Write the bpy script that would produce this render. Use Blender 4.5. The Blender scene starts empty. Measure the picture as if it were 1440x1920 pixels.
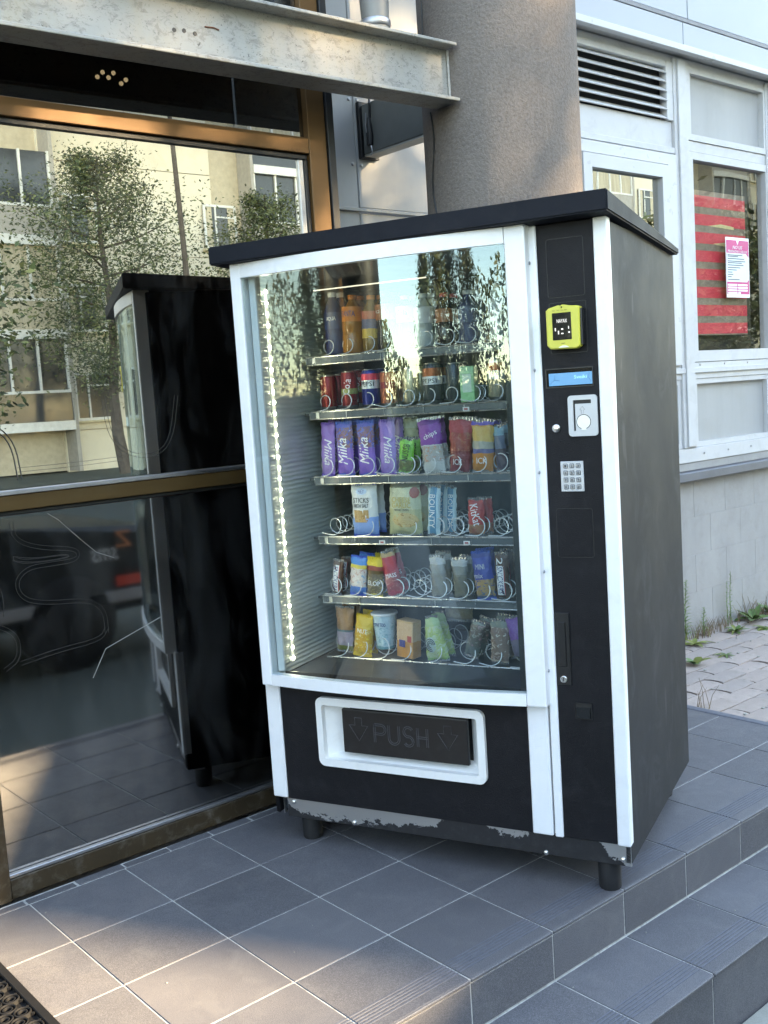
import bpy, bmesh, math, random
from math import sin, cos, pi, radians, sqrt
from mathutils import Vector, Matrix, Euler
random.seed(7)
C = bpy.context.scene.collection
S = bpy.context.scene

# ------------------------------------------------------------------ camera
cam = bpy.data.cameras.new('camera')
camo = bpy.data.objects.new('camera', cam); C.objects.link(camo)
camo.location = (-0.992, -2.892, 1.396)
camo.rotation_euler = (radians(83.519), radians(3.661), radians(-40.765))
cam.sensor_fit = 'VERTICAL'; cam.sensor_height = 36.0
cam.lens = 36.0 * 1931.85 / 1920.0
cam.shift_x = -12.1 / 1920.0
cam.clip_start = 0.05; cam.clip_end = 2000
S.camera = camo

# ------------------------------------------------------------------ world and sun
SUN_AZ, SUN_EL = -60.0, 21.0        # degrees from +X, counter-clockwise
w = bpy.data.worlds.new('World'); S.world = w; w.use_nodes = True
nt = w.node_tree; nt.nodes.clear()
sky = nt.nodes.new('ShaderNodeTexSky'); sky.sky_type = 'NISHITA'; sky.sun_disc = False
sky.sun_elevation = radians(SUN_EL); sky.sun_rotation = radians(90 - SUN_AZ)
sky.air_density = 1.0; sky.altitude = 1200; sky.dust_density = .3; sky.ozone_density = 1.2
bg = nt.nodes.new('ShaderNodeBackground'); bg.inputs[1].default_value = 0.15
wo = nt.nodes.new('ShaderNodeOutputWorld')
nt.links.new(sky.outputs[0], bg.inputs[0]); nt.links.new(bg.outputs[0], wo.inputs[0])
sl = bpy.data.lights.new('sun', 'SUN'); sl.energy = 3.5; sl.angle = radians(0.5); sl.color = (1.0, 0.86, 0.66)
so = bpy.data.objects.new('sun', sl); C.objects.link(so)
sd = Vector((cos(radians(SUN_AZ)) * cos(radians(SUN_EL)), sin(radians(SUN_AZ)) * cos(radians(SUN_EL)), sin(radians(SUN_EL))))
so.rotation_euler = sd.to_track_quat('Z', 'Y').to_euler()
S.view_settings.view_transform = 'Standard'; S.view_settings.look = 'None'
S.view_settings.exposure = 3.62; S.view_settings.gamma = 1.0; S.view_settings.use_curve_mapping = False
try:
    S.view_settings.use_white_balance = True; S.view_settings.white_balance_temperature = 8700; S.view_settings.white_balance_tint = 10
except Exception: pass
S.cycles.max_bounces = 10; S.cycles.transparent_max_bounces = 24; S.cycles.glossy_bounces = 5
S.cycles.caustics_reflective = False; S.cycles.caustics_refractive = False

# ------------------------------------------------------------------ materials
MATS = {}
class NB:
    """little node-graph builder on one material"""
    def __init__(s, name):
        s.m = bpy.data.materials.new(name); s.m.use_nodes = True
        s.t = s.m.node_tree; s.n = s.t.nodes; s.n.clear()
        s.out = s.n.new('ShaderNodeOutputMaterial')
        s.tc = s.n.new('ShaderNodeTexCoord')
    def add(s, typ, **kw):
        nd = s.n.new(typ)
        for k, v in kw.items():
            if k in nd.inputs.keys(): nd.inputs[k].default_value = v
            else: setattr(nd, k, v)
        return nd
    def link(s, a, b): s.t.links.new(a, b)
    def noise(s, scale, detail=4, rough=.55, vec=None, dist=0.0, stretch=None):
        nd = s.add('ShaderNodeTexNoise', Scale=scale, Detail=detail, Roughness=rough, Distortion=dist)
        v = vec if vec is not None else s.tc.outputs['Object']
        if stretch:
            mp = s.add('ShaderNodeMapping'); mp.inputs['Scale'].default_value = stretch
            s.link(v, mp.inputs[0]); v = mp.outputs[0]
        s.link(v, nd.inputs['Vector']); return nd.outputs['Fac']
    def ramp(s, fac, stops, interp='LINEAR'):
        r = s.add('ShaderNodeValToRGB'); r.color_ramp.interpolation = interp
        e = r.color_ramp.elements
        while len(e) < len(stops): e.new(0.5)
        for i, (p, c) in enumerate(stops):
            e[i].position = p; e[i].color = (*c, 1) if len(c) == 3 else c
        s.link(fac, r.inputs[0]); return r.outputs[0]
    def mix(s, f, a, b, mode='MIX'):
        nd = s.add('ShaderNodeMix', data_type='RGBA', blend_type=mode)
        for sock, v in ((nd.inputs[0], f), (nd.inputs[6], a), (nd.inputs[7], b)):
            if isinstance(v, (int, float)): sock.default_value = v
            elif isinstance(v, tuple): sock.default_value = (*v, 1) if len(v) == 3 else v
            else: s.link(v, sock)
        return nd.outputs[2]
    def math(s, op, a, b=0.0):
        nd = s.add('ShaderNodeMath', operation=op)
        for i, v in enumerate((a, b)):
            if isinstance(v, (int, float)): nd.inputs[i].default_value = v
            else: s.link(v, nd.inputs[i])
        return nd.outputs[0]
    def bump(s, h, strength=.2, dist=.002):
        b = s.add('ShaderNodeBump', Strength=strength, Distance=dist); s.link(h, b.inputs['Height']); return b.outputs[0]
    def bsdf(s, col=None, rough=.5, metal=0., bump=None, spec=.5, **kw):
        p = s.add('ShaderNodeBsdfPrincipled')
        p.inputs['Specular IOR Level'].default_value = spec
        for k, v in (('Base Color', col), ('Roughness', rough), ('Metallic', metal)):
            if v is None: continue
            if isinstance(v, (int, float)): p.inputs[k].default_value = v
            elif isinstance(v, tuple): p.inputs[k].default_value = (*v, 1)
            else: s.link(v, p.inputs[k])
        for k, v in kw.items(): p.inputs[k.replace('_', ' ')].default_value = v
        if bump is not None: s.link(bump, p.inputs['Normal'])
        s.link(p.outputs[0], s.out.inputs[0]); return p

def sc3(c, f): return tuple(max(0, min(1, x * f)) for x in c)
def pm(name, col, rough=.5, metal=0., var=.15, scale=6., bump=0., bscale=300., spec=.5, fine=0., dirt=None, stretch=None):
    """painted / plain surface with uneven colour, optional fine relief and dirt"""
    if name in MATS: return MATS[name]
    b = NB(name)
    f = b.noise(scale, 5, .6, stretch=stretch)
    c = b.ramp(f, [(.25, sc3(col, 1 - var)), (.75, sc3(col, 1 + var))])
    if fine:
        g = b.noise(900, 2, .5); c = b.mix(fine, c, b.ramp(g, [(.35, sc3(col, .45)), (.65, sc3(col, 1.7))]))
    if dirt:
        d = b.noise(scale * 2.3, 8, .7, dist=.6)
        c = b.mix(b.math('MULTIPLY', b.ramp(d, [(.5, (0, 0, 0)), (.75, (1, 1, 1))]), dirt[1]), c, dirt[0])
    rr = b.math('ADD', b.math('MULTIPLY', b.noise(scale * 1.7, 3), .18), rough - .09)
    bp = b.bump(b.noise(bscale, 3, .6), bump, .002) if bump else None
    b.bsdf(c, rr, metal, bp, spec)
    MATS[name] = b.m; return b.m
def emit(name, col, strength):
    b = NB(name); b.bsdf(sc3(col, .5), .4, Emission_Color=(*col, 1), Emission_Strength=strength); MATS[name] = b.m; return b.m
def glass(name, tint, base, ior=1.5, rough=0.0, wave=0.0, haze=0.0, rcol=(1, 1, 1)):
    """window glass: a mirror coat of a given base reflectance that grows to the edge, over a tinted clear body"""
    b = NB(name)
    fr = b.add('ShaderNodeFresnel', IOR=ior)
    fac = b.math('MINIMUM', b.math('ADD', b.math('MULTIPLY', fr.outputs[0], 1 - base), base), .97)
    ge = b.add('ShaderNodeNewGeometry')
    fac = b.math('MULTIPLY', fac, b.math('SUBTRACT', 1.0, ge.outputs['Backfacing']))
    g = b.add('ShaderNodeBsdfGlossy', Roughness=rough); g.inputs['Color'].default_value = (*rcol, 1)
    t = b.add('ShaderNodeBsdfTransparent'); t.inputs['Color'].default_value = (*tint, 1)
    if wave:
        n = b.bump(b.noise(2.2, 1, .3), wave, .01)
        b.link(n, g.inputs['Normal']); b.link(n, fr.inputs['Normal'])
    mx = b.add('ShaderNodeMixShader'); b.link(fac, mx.inputs[0]); b.link(t.outputs[0], mx.inputs[1]); b.link(g.outputs[0], mx.inputs[2])
    o = mx.outputs[0]
    if haze:
        d = b.add('ShaderNodeBsdfDiffuse'); d.inputs['Color'].default_value = (.6, .6, .58, 1)
        hz = b.math('MULTIPLY', b.ramp(b.noise(7, 8, .7, dist=.8, stretch=(1, 1, .35)), [(.45, (0, 0, 0)), (.8, (1, 1, 1))]), haze)
        m2 = b.add('ShaderNodeMixShader'); b.link(hz, m2.inputs[0]); b.link(o, m2.inputs[1]); b.link(d.outputs[0], m2.inputs[2]); o = m2.outputs[0]
    b.link(o, b.out.inputs[0]); MATS[name] = b.m; return b.m

# ------------------------------------------------------------------ mesh helpers
class MB:
    def __init__(s): s.bm = bmesh.new(); s.mi = 0
    def _f(s, vs):
        try:
            f = s.bm.faces.new(vs); f.material_index = s.mi; return f
        except ValueError: return None
    def box(s, x0, x1, y0, y1, z0, z1, bev=0., seg=1, mat=None):
        vs = [s.bm.verts.new((x, y, z)) for x in (x0, x1) for y in (y0, y1) for z in (z0, z1)]
        if mat is not None:
            for v in vs: v.co = mat @ v.co
        q = [(0, 1, 3, 2), (4, 6, 7, 5), (0, 4, 5, 1), (2, 3, 7, 6), (0, 2, 6, 4), (1, 5, 7, 3)]
        fs = [s._f([vs[i] for i in f]) for f in q]
        if bev:
            es = list({e for f in fs for e in f.edges})
            bmesh.ops.bevel(s.bm, geom=es, offset=bev, segments=seg, affect='EDGES', profile=.6)
        return s
    def prism(s, pts, y0, y1, axis='y', bev=0.):
        """polygon of 2-D points extruded along an axis; 'y': pts are (x,z); 'z': (x,y); 'x': (y,z)"""
        def P(a, b, d): return {'y': (a, d, b), 'z': (a, b, d), 'x': (d, a, b)}[axis]
        A = [s.bm.verts.new(P(a, b, y0)) for a, b in pts]; B = [s.bm.verts.new(P(a, b, y1)) for a, b in pts]
        n = len(pts); fs = [s._f(A), s._f(B[::-1])]
        for i in range(n): fs.append(s._f([A[i], B[i], B[(i + 1) % n], A[(i + 1) % n]]))
        if bev:
            es = [e for f in fs[:2] if f for e in f.edges]
            bmesh.ops.bevel(s.bm, geom=es, offset=bev, segments=1, affect='EDGES')
        return s
    def ring(s, outer, inner, y0, y1):
        """flat frame between two loops of equal length (x,z), thick from y0 to y1"""
        n = len(outer)
        L = [[s.bm.verts.new((a, y, b)) for a, b in lp] for lp in (outer, inner) for y in (y0, y1)]
        of, ob, inf, inb = L[0], L[1], L[2], L[3]
        for i in range(n):
            j = (i + 1) % n
            s._f([of[i], of[j], inf[j], inf[i]]); s._f([ob[j], ob[i], inb[i], inb[j]])
            s._f([of[j], of[i], ob[i], ob[j]]); s._f([inf[i], inf[j], inb[j], inb[i]])
        return s
    def lathe(s, prof, n=16, c=(0, 0), axis='z', cap=True):
        """profile of (radius, height) pairs revolved about an axis through c"""
        def P(r, h, a):
            u, v = r * cos(a), r * sin(a)
            return {'z': (c[0] + u, c[1] + v, h), 'y': (c[0] + u, h, c[1] + v), 'x': (h, c[0] + u, c[1] + v)}[axis]
        R = [[s.bm.verts.new(P(r, h, 2 * pi * k / n)) for k in range(n)] for r, h in prof]
        for a, b in zip(R, R[1:]):
            for k in range(n): s._f([a[k], a[(k + 1) % n], b[(k + 1) % n], b[k]])
        if cap: s._f(R[0][::-1]); s._f(R[-1])
        return s
    def tube(s, pts, r, n=6, taper=None, closed=False):
        pts = [Vector(p) for p in pts]; rings = []; up = Vector((.31, .17, .94)).normalized()
        for i, p in enumerate(pts):
            d = (pts[min(i + 1, len(pts) - 1)] - pts[max(i - 1, 0)])
            d = d.normalized() if d.length > 1e-9 else Vector((0, 0, 1))
            u = d.cross(up)
            if u.length < .05: u = d.cross(Vector((1, 0, 0)))
            u.normalize(); v = d.cross(u)
            rr = r if taper is None else r + (taper - r) * i / (len(pts) - 1)
            rings.append([s.bm.verts.new(p + u * rr * cos(2 * pi * k / n) + v * rr * sin(2 * pi * k / n)) for k in range(n)])
        for a, b in zip(rings, rings[1:]):
            for k in range(n): s._f([a[k], a[(k + 1) % n], b[(k + 1) % n], b[k]])
        s._f(rings[0][::-1]); s._f(rings[-1]); return s
    def quad(s, a, b, c, d): s._f([s.bm.verts.new(x) for x in (a, b, c, d)]); return s
    def poly(s, vs): s._f([s.bm.verts.new(x) for x in vs]); return s
    def mesh(s, name, mats, smooth=False):
        bmesh.ops.recalc_face_normals(s.bm, faces=s.bm.faces)
        me = bpy.data.meshes.new(name); s.bm.to_mesh(me); s.bm.free()
        for m in (mats if isinstance(mats, (list, tuple)) else [mats]): me.materials.append(m)
        if smooth:
            me.polygons.foreach_set('use_smooth', [True] * len(me.polygons))
            try: me.set_sharp_from_angle(angle=radians(38))
            except Exception: pass
        return me
    def build(s, name, mats, parent=None, loc=None, rot=None, smooth=False):
        return obj(name, s.mesh(name, mats, smooth), parent, loc, rot)
def obj(name, me, parent=None, loc=None, rot=None):
    o = bpy.data.objects.new(name, me); C.objects.link(o)
    if parent is not None: o.parent = parent
    if loc is not None: o.location = loc
    if rot is not None: o.rotation_euler = rot
    return o
def tag(o, label, cat, group=None):
    o['label'] = label; o['category'] = cat
    if group: o['group'] = group
    return o
def thing(name, label, cat, loc=(0, 0, 0), rz=0., group=None):
    return tag(obj(name, None, None, loc, (0, 0, rz)), label, cat, group)
def struct(o): o['kind'] = 'structure'; return o
def stuff(o): o['kind'] = 'stuff'; return o
def rrect(x0, x1, z0, z1, r, n=5):
    out = []
    for cx, cz, a0 in ((x1 - r, z1 - r, 0), (x0 + r, z1 - r, 90), (x0 + r, z0 + r, 180), (x1 - r, z0 + r, 270)):
        for k in range(n + 1):
            a = radians(a0 + 90 * k / n); out.append((cx + r * cos(a), cz + r * sin(a)))
    return out
def text_mesh(txt, w, h, mat, ext=.0003, rot=0., warp=None, mirror=False, shear=0.):
    """flat lettering in the x-z plane facing -y, centred on 0 and fitted into w x h"""
    cu = bpy.data.curves.new('lettering', 'FONT'); cu.body = txt; cu.extrude = ext; cu.resolution_u = 2; cu.shear = shear
    o = bpy.data.objects.new('lettering', cu); me = bpy.data.meshes.new_from_object(o)
    bpy.data.objects.remove(o); bpy.data.curves.remove(cu)
    xs = [v.co.x for v in me.vertices]; ys = [v.co.y for v in me.vertices]
    if not xs: return me
    x0, x1, y0, y1 = min(xs), max(xs), min(ys), max(ys)
    for v in me.vertices:
        a = ((v.co.x - x0) / max(x1 - x0, 1e-6) - .5) * w; b = ((v.co.y - y0) / max(y1 - y0, 1e-6) - .5) * h; d = v.co.z
        if mirror: a = -a
        a, b = a * cos(rot) - b * sin(rot), a * sin(rot) + b * cos(rot)
        v.co = (a, -d + (warp(a, b) if warp else 0.), b)
    me.materials.clear(); me.materials.append(mat); me.name = 'lettering'
    return me
def text(txt, x, y, z, w, h, mat, parent, name='lettering', **kw):
    return obj(name, text_mesh(txt, w, h, mat, **kw), parent, (x, y, z))

# ------------------------------------------------------------------ shared materials
def m_tile():
    b = NB('porcelain_tile'); oi = b.add('ShaderNodeObjectInfo')
    vm = b.add('ShaderNodeVectorMath', operation='ADD'); b.link(b.tc.outputs['Object'], vm.inputs[0])
    mul = b.add('ShaderNodeVectorMath', operation='SCALE'); mul.inputs[3].default_value = 37.0
    cx = b.add('ShaderNodeCombineXYZ')
    for i in range(3): b.link(oi.outputs['Random'], cx.inputs[i])
    b.link(cx.outputs[0], mul.inputs[0]); b.link(mul.outputs[0], vm.inputs[1]); v = vm.outputs[0]
    c = b.ramp(b.noise(3.5, 6, .65, v), [(.3, (.098, .096, .103)), (.7, (.124, .121, .128))])
    sp = b.noise(520, 2, .6, v)
    c = b.mix(.42, c, b.ramp(sp, [(.36, (.014, .014, .018)), (.52, (.112, .109, .117)), (.68, (.27, .265, .275))]))
    ds = b.ramp(b.noise(9, 8, .75, v, .7), [(.5, (0, 0, 0)), (.78, (1, 1, 1))])
    c = b.mix(b.math('MULTIPLY', ds, .34), c, (.22, .215, .205))
    sc = b.ramp(b.noise(60, 5, .8, v, 1.2, stretch=(1, .35, 1)), [(.62, (0, 0, 0)), (.72, (1, 1, 1))])
    c = b.mix(b.math('MULTIPLY', sc, .10), c, (.24, .24, .245))
    rv = b.math('ADD', b.math('MULTIPLY', oi.outputs['Random'], .18), .91)
    hs = b.add('ShaderNodeHueSaturation'); b.link(c, hs.inputs['Color']); b.link(rv, hs.inputs['Value'])
    rr = b.ramp(b.noise(14, 5, .6, v), [(.3, (.42,) * 3), (.7, (.62,) * 3)])
    b.bsdf(hs.outputs[0], rr, 0, b.bump(b.math('ADD', b.math('MULTIPLY', sp, .5), b.math('MULTIPLY', b.noise(120, 4, .6, v), .8)), .16, .0015), .42)
    MATS['tile'] = b.m; return b.m
TILE = m_tile()
TILE_EDGE = pm('tile_worn_ridge', (.115, .12, .14), .5, var=.25, scale=40, fine=.3)
GROUT = pm('grout', (.44, .43, .40), .85, var=.3, scale=22, bump=.3, dirt=((.13, .12, .11), .8))
WHITE = pm('white_textured_paint', (.86, .86, .86), .42, var=.03, scale=5, bump=.22, bscale=420, dirt=((.55, .52, .47), .22))
WHITE2 = pm('white_plastic', (.85, .84, .81), .38, var=.04, scale=7, bump=.05, bscale=300, dirt=((.5, .46, .4), .2))
BLACK = pm('black_leather_paint', (.008, .008, .010), .52, var=.2, scale=6, bump=.5, bscale=330, dirt=((.04, .04, .043), .25), fine=.06, spec=.2)
BLACKP = pm('black_plastic', (.008, .008, .009), .38, var=.15, scale=9, bump=.06, bscale=400, dirt=((.07, .07, .07), .2))
def m_side():
    b = NB('charcoal_panel_paint')
    c = b.ramp(b.noise(2.3, 6, .65, stretch=(1, 1, .8)), [(.3, (.017, .019, .023)), (.7, (.027, .030, .036))])
    st = b.ramp(b.noise(5, 8, .75, None, 1.2, stretch=(1, 1.3, .8)), [(.52, (0, 0, 0)), (.75, (1, 1, 1))])
    c = b.mix(b.math('MULTIPLY', st, .6), c, (.066, .070, .078))
    sx_ = b.ramp(b.noise(40, 3, .6, None, .3, stretch=(1, .35, .06)), [(.68, (0, 0, 0)), (.72, (1, 1, 1))]); c = b.mix(b.math('MULTIPLY', sx_, .25), c, (.11, .115, .12))
    rr = b.ramp(b.noise(3, 4, .6), [(.3, (.58,) * 3), (.7, (.70,) * 3)])
    b.bsdf(c, rr, 0, b.bump(b.noise(420, 2, .5), .32, .0015), .12)
    return b.m
SIDE = m_side()
LIDM = pm('dark_blue_grey_lid', (.012, .014, .019), .66, var=.2, scale=5, bump=.25, bscale=260, dirt=((.03, .03, .034), .35), spec=.14)
RUBBER = pm('black_rubber', (.018, .018, .019), .6, var=.2, scale=20, bump=.2, bscale=300)
STEEL = pm('bright_steel', (.72, .71, .69), .28, 1., var=.1, scale=12)
WIRE = pm('spiral_wire', (.82, .82, .80), .25, .25, var=.05, scale=20)
ZINC = pm('galvanised', (.42, .42, .43), .42, 1., var=.2, scale=14)
SILV = pm('silver_plastic', (.52, .53, .55), .42, .35, var=.06, scale=14, bump=.05)
DARKIN = pm('dark_interior_sheet', (.045, .052, .062), .42, .3, var=.2, scale=6)
BRONZE = pm('bronze_anodised', (.15, .075, .026), .42, .3, var=.12, scale=2.5, stretch=(.3, 1, 8), dirt=((.10, .06, .03), .25), spec=.35)
BRONZED = pm('bronze_bottom_rail', (.042, .027, .012), .5, .2, var=.25, scale=8, dirt=((.2, .18, .15), .5))
BRONZEM = pm('bronze_mid_rail', (.085, .050, .018), .42, .3, var=.15, scale=3, stretch=(.3, 1, 8), dirt=((.12, .09, .05), .3), spec=.3)  # darker copy of the bronze: the rail's unlit tone is in the colour
DARKALU = pm('dark_gasket', (.012, .012, .012), .5, var=.2, scale=9)

# ------------------------------------------------------------------ ground
b = NB('green_grey_asphalt')
c = b.ramp(b.noise(.9, 7, .65), [(.3, (.055, .066, .054)), (.7, (.085, .098, .080))])
c = b.mix(.4, c, b.ramp(b.noise(240, 3, .7), [(.35, (.03, .034, .03)), (.65, (.16, .17, .15))]))
b.bsdf(c, .85, 0, b.bump(b.noise(150, 4, .7), .4, .003), .3); ASPH = b.m
g = MB(); g.box(-400, 400, -400, 400, -.87, -.345)
struct(g.build('ground', ASPH))
kerbm = pm('pale_kerb_concrete', (.30, .29, .25), .9, var=.25, scale=9, bump=.5, bscale=120, fine=.3)
g = MB(); g.box(-6, 2.75, -1.60, -1.477, -.36, -.327, .006)
struct(g.build('kerb_strip', kerbm))
# porch: grout body with every tile as its own piece
g = MB(); g.box(-6, 2.69, -1.1998, .045, -.50, -.0022); g.box(1.2, 2.69, .045, .60, -.5, -.0022)
g.box(-6, 2.69, -1.4728, -1.1999, -.5, -.1382)
porch = struct(g.build('porch_floor', GROUT))
def tile_mesh(ridge=False, d=.2955):
    m = MB(); h = .14775; y1 = h; y0 = h - d
    m.box(-h, h, y0, y1, -.012, 0, .0012)
    if ridge:
        m.mi = 1
        for k in range(6):
            yy = y0 + .034 + k * .0105
            m.box(-h + .001, h - .001, yy, yy + .0042, -.0005, .0012)
        m.mi = 0; m.box(-h, h, y0 - .006, y0 + .003, -.010, -.0006, .002)
    return m.mesh('tile', [TILE, TILE_EDGE])
tm, tr, tr2 = tile_mesh(), tile_mesh(True), tile_mesh(True, .27)
rm = MB(); rm.box(-.14775, .14775, -.004, .006, 0, .1205, .0012); rm = rm.mesh('riser_tile', [TILE])
rm2 = MB(); rm2.box(-.14775, .14775, -.004, .006, 0, .195, .0012); rm2 = rm2.mesh('riser_tile', [TILE])
for i in range(-10, 9):
    for j in range(4):
        o = obj('tile', tr if j == 3 else tm, porch, (i * .3 + .15 , -j * .3 - .15, random.uniform(-.0004, .0004)))
        o.rotation_euler = (random.uniform(-.0012, .0012), random.uniform(-.0012, .0012), 0)
    obj('tile', tr2, porch, (i * .3 + .15, -1.3525, -.136 + random.uniform(-.0004, .0004)))
    obj('riser_tile', rm, porch, (i * .3 + .15, -1.1975, -.1335))
    obj('riser_tile', rm2, porch, (i * .3 + .15, -1.4705, -.342))
for i in range(-24, 18):           # narrow cut pieces along the glazing
    x = i * .155
    m = MB(); L = random.uniform(.144, .150); m.box(0, L, .004, .040 + random.uniform(-.008, .003), -.008, .0005, .001)
    if x > -3 and x + L < 1.3: m.build('cut_tile', TILE, porch, (x, 0, 0))
m = MB(); m.box(2.655, 2.705, -1.2, .6, -.16, .0035, .012, 3)
m.build('edge_trim', TILE_EDGE, porch)

# brick paving beside the porch
PAVM = []
for k, cc in enumerate(((.37, .295, .255), (.34, .28, .25), (.40, .32, .28))):
    PAVM.append(pm('paver_%s' % 'abc'[k], cc, .9, var=.2, scale=7, bump=.6, bscale=130, fine=.3, dirt=((.22, .20, .16), .5)))
PSAND = pm('joint_sand', (.17, .14, .11), .95, var=.4, scale=20, bump=.6, bscale=150)
g = MB(); g.box(2.706, 14, -4.0, .66, -.60, -.168)
pav = struct(g.build('paving', PSAND))
def paver_mesh(mt):
    m = MB(); a, bb, z = .112, .056, .012
    j = lambda v: v + random.uniform(-.0028, .0028)
    pts = [(j(-a), j(-bb)), (-a * .5, j(-bb)), (0, j(-bb)), (a * .5, j(-bb)), (j(a), j(-bb)), (j(a + .013), -bb * .35), (j(a + .013), bb * .35), (j(a), j(bb)),
           (a * .5, j(bb)), (0, j(bb)), (-a * .5, j(bb)), (j(-a), j(bb)), (j(-a + .013), bb * .35), (j(-a + .013), -bb * .35)]
    m.prism(pts, -.03, 0, 'z', .003); return m.mesh('paver', mt)
pvm = [paver_mesh(mt) for mt in PAVM * 4]
n = 0
for r in range(14):
    for q in range(13):
        x = 2.84 + q * .2285 + (r % 2) * .114; y = .56 - r * .1165
        if n < 290:
            o = obj('paver', random.choice(pvm), pav, (x + random.uniform(-.004, .004), y + random.uniform(-.003, .003), -.158 + random.uniform(-.005, .004)))
            o.rotation_euler = (random.uniform(-.007, .007), random.uniform(-.007, .007), random.uniform(-.025, .025)); n += 1

# ------------------------------------------------------------------ entrance glazing (left)
GLZ = glass('tinted_mirror_glass', (.12, .11, .10), .52, 1.5, .006, wave=.025, haze=.05, rcol=(1, .93, .82))
GLD = glass('dark_transom_glass', (.10, .10, .10), .16, 1.5, wave=.012)
GLL = glass('tinted_lower_glass', (.12, .12, .115), .25, 1.5, .04, wave=.012, haze=.05, rcol=(.95, .93, .90))
gz = thing('entrance_glazing', 'bronze framed dark mirror glass entrance front reflecting the flats opposite', 'glass front')
def bar(name, x0, x1, y0, y1, z0, z1, mt, par, bev=.002):
    m = MB(); m.box(x0, x1, y0, y1, z0, z1, bev); return m.build(name, mt, par)
bar('bottom_rail', -.028, 1.252, .06, .11, .002, .062, BRONZED, gz)
bar('sill_bead', -.028, 1.252, .066, .084, .0625, .074, ZINC, gz)
bar('mid_rail', -.028, 1.252, .06, .11, 1.135, 1.180, BRONZEM, gz)
bar('mid_rail_bead', -.028, 1.252, .055, .10, 1.1805, 1.194, ZINC, gz)
bar('transom_rail', -4.9, 1.252, .06, .11, 2.246, 2.300, BRONZE, gz)
bar('jamb', 1.254, 1.330, .06, .11, .002, 3.35, BRONZE, gz)
bar('corner_post', 1.332, 1.362, .05, .62, .0, 3.4, DARKALU, gz)
bar('door_post', -.100, -.030, .05, .12, .002, 2.244, BRONZED, gz)
bar('gasket', -.028, 1.252, .075, .10, 2.228, 2.2445, DARKALU, gz)
bar('gasket', 1.236, 1.2525, .074, .10, 1.2, 2.227, DARKALU, gz)
bar('gasket', -.028, 1.235, .075, .10, 1.122, 1.1335, DARKALU, gz)
bar('jamb_bead', 1.214, 1.235, .078, .10, 1.196, 2.227, ZINC, gz)
bar('head_rail', -4.9, 1.252, .06, .11, 3.05, 3.12, BRONZE, gz)
for x in (-2.1, -3.5, -4.9): bar('jamb', x, x + .07, .06, .11, .002, 2.244, BRONZE, gz)
def pane(x0, x1, z0, z1, nm='pane', par=gz, mt=GLZ, y=.086, t=.006):
    m = MB(); m.box(x0, x1, y, y + t, z0, z1); return m.build(nm, mt, par)
lowpane = pane(-.028, 1.252, .064, 1.120, mt=GLL); uppane = pane(-.028, 1.252, 1.196, 2.243); pane(-4.82, 1.252, 2.302, 3.05, mt=GLD)
pane(-2.03, -.10, .01, 2.243); pane(-3.43, -2.1, .01, 2.243); pane(-4.82, -3.5, .01, 2.243)
# cracks, frosted outlines and one drawn reflection on the panes
CRK = pm('crack_glint', (.36, .35, .32), .3, .3, var=.1)
def wpx(pts): return [(x, .0845, z) for x, z in pts]
m = MB(); m.tube(wpx([(.54, .735), (.50, .722), (.40, .69), (.345, .672), (.325, .64), (.295, .59)]), .0011, 4); m.build('crack', CRK, lowpane)
m = MB(); m.tube(wpx([(.205, 1.112), (.235, 1.09), (.30, 1.02), (.345, .975), (.40, .95)]), .0008, 4); m.build('crack', CRK, lowpane)
FROST_REFL = pm('frosted_reflected_line', (.05, .047, .044), .6, var=.2)
def outline(pts, par, r=.0005):
    m = MB()
    for k in (0., .012):
        P = [Vector((x, 0, z)) for x, z in pts]; out = []
        for i in range(len(P)):
            a, c_, d = P[max(i - 1, 0)], P[i], P[min(i + 1, len(P) - 1)]
            t = (d - a).normalized(); out.append(c_ + Vector((t.z, 0, -t.x)) * k)
        sm = out
        for _ in range(2):
            q = [sm[0]]
            for a, c_ in zip(sm, sm[1:]): q += [a * .75 + c_ * .25, a * .25 + c_ * .75]
            sm = q + [sm[-1]]
        m.tube([(p.x, .0845, p.z) for p in sm], r, 4)
    m.build('etched_reflected_outline', FROST_REFL, par)
def P2(l, W=lambda x, y: (x, y)): return [W(*p) for p in l]
outline([(.10, 1.10), (.105, 1.05), (.17, 1.02), (.265, 1.005), (.295, .985), (.28, .955), (.20, .955), (.13, .955), (.095, .925), (.105, .88), (.16, .855), (.30, .84), (.34, .815), (.36, .78), (.36, .72)], lowpane)
outline([(.09, 1.0), (.15, .985), (.255, .985), (.26, .97), (.13, .972), (.09, .985), (.09, 1.0)], lowpane)
outline([(-.02, 1.0), (.03, .96), (.05, .89), (.045, .83)], lowpane)
outline([(.03, .68), (.07, .70), (.075, .76), (.03, .80), (-.02, .80)], lowpane)
outline([(.08, .69), (.20, .705), (.33, .71), (.35, .74)], lowpane)
outline([(.42, 1.45), (.43, 1.33), (.48, 1.27), (.57, 1.255), (.63, 1.30), (.66, 1.44)], uppane)
outline([(.13, 1.255), (.30, 1.255), (.46, 1.26)], uppane)
outline([(.0, 1.40), (.08, 1.385), (.13, 1.33), (.14, 1.22)], uppane, .0016)  # curve of a car's wheel arch, its reflection drawn onto the pane
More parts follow.
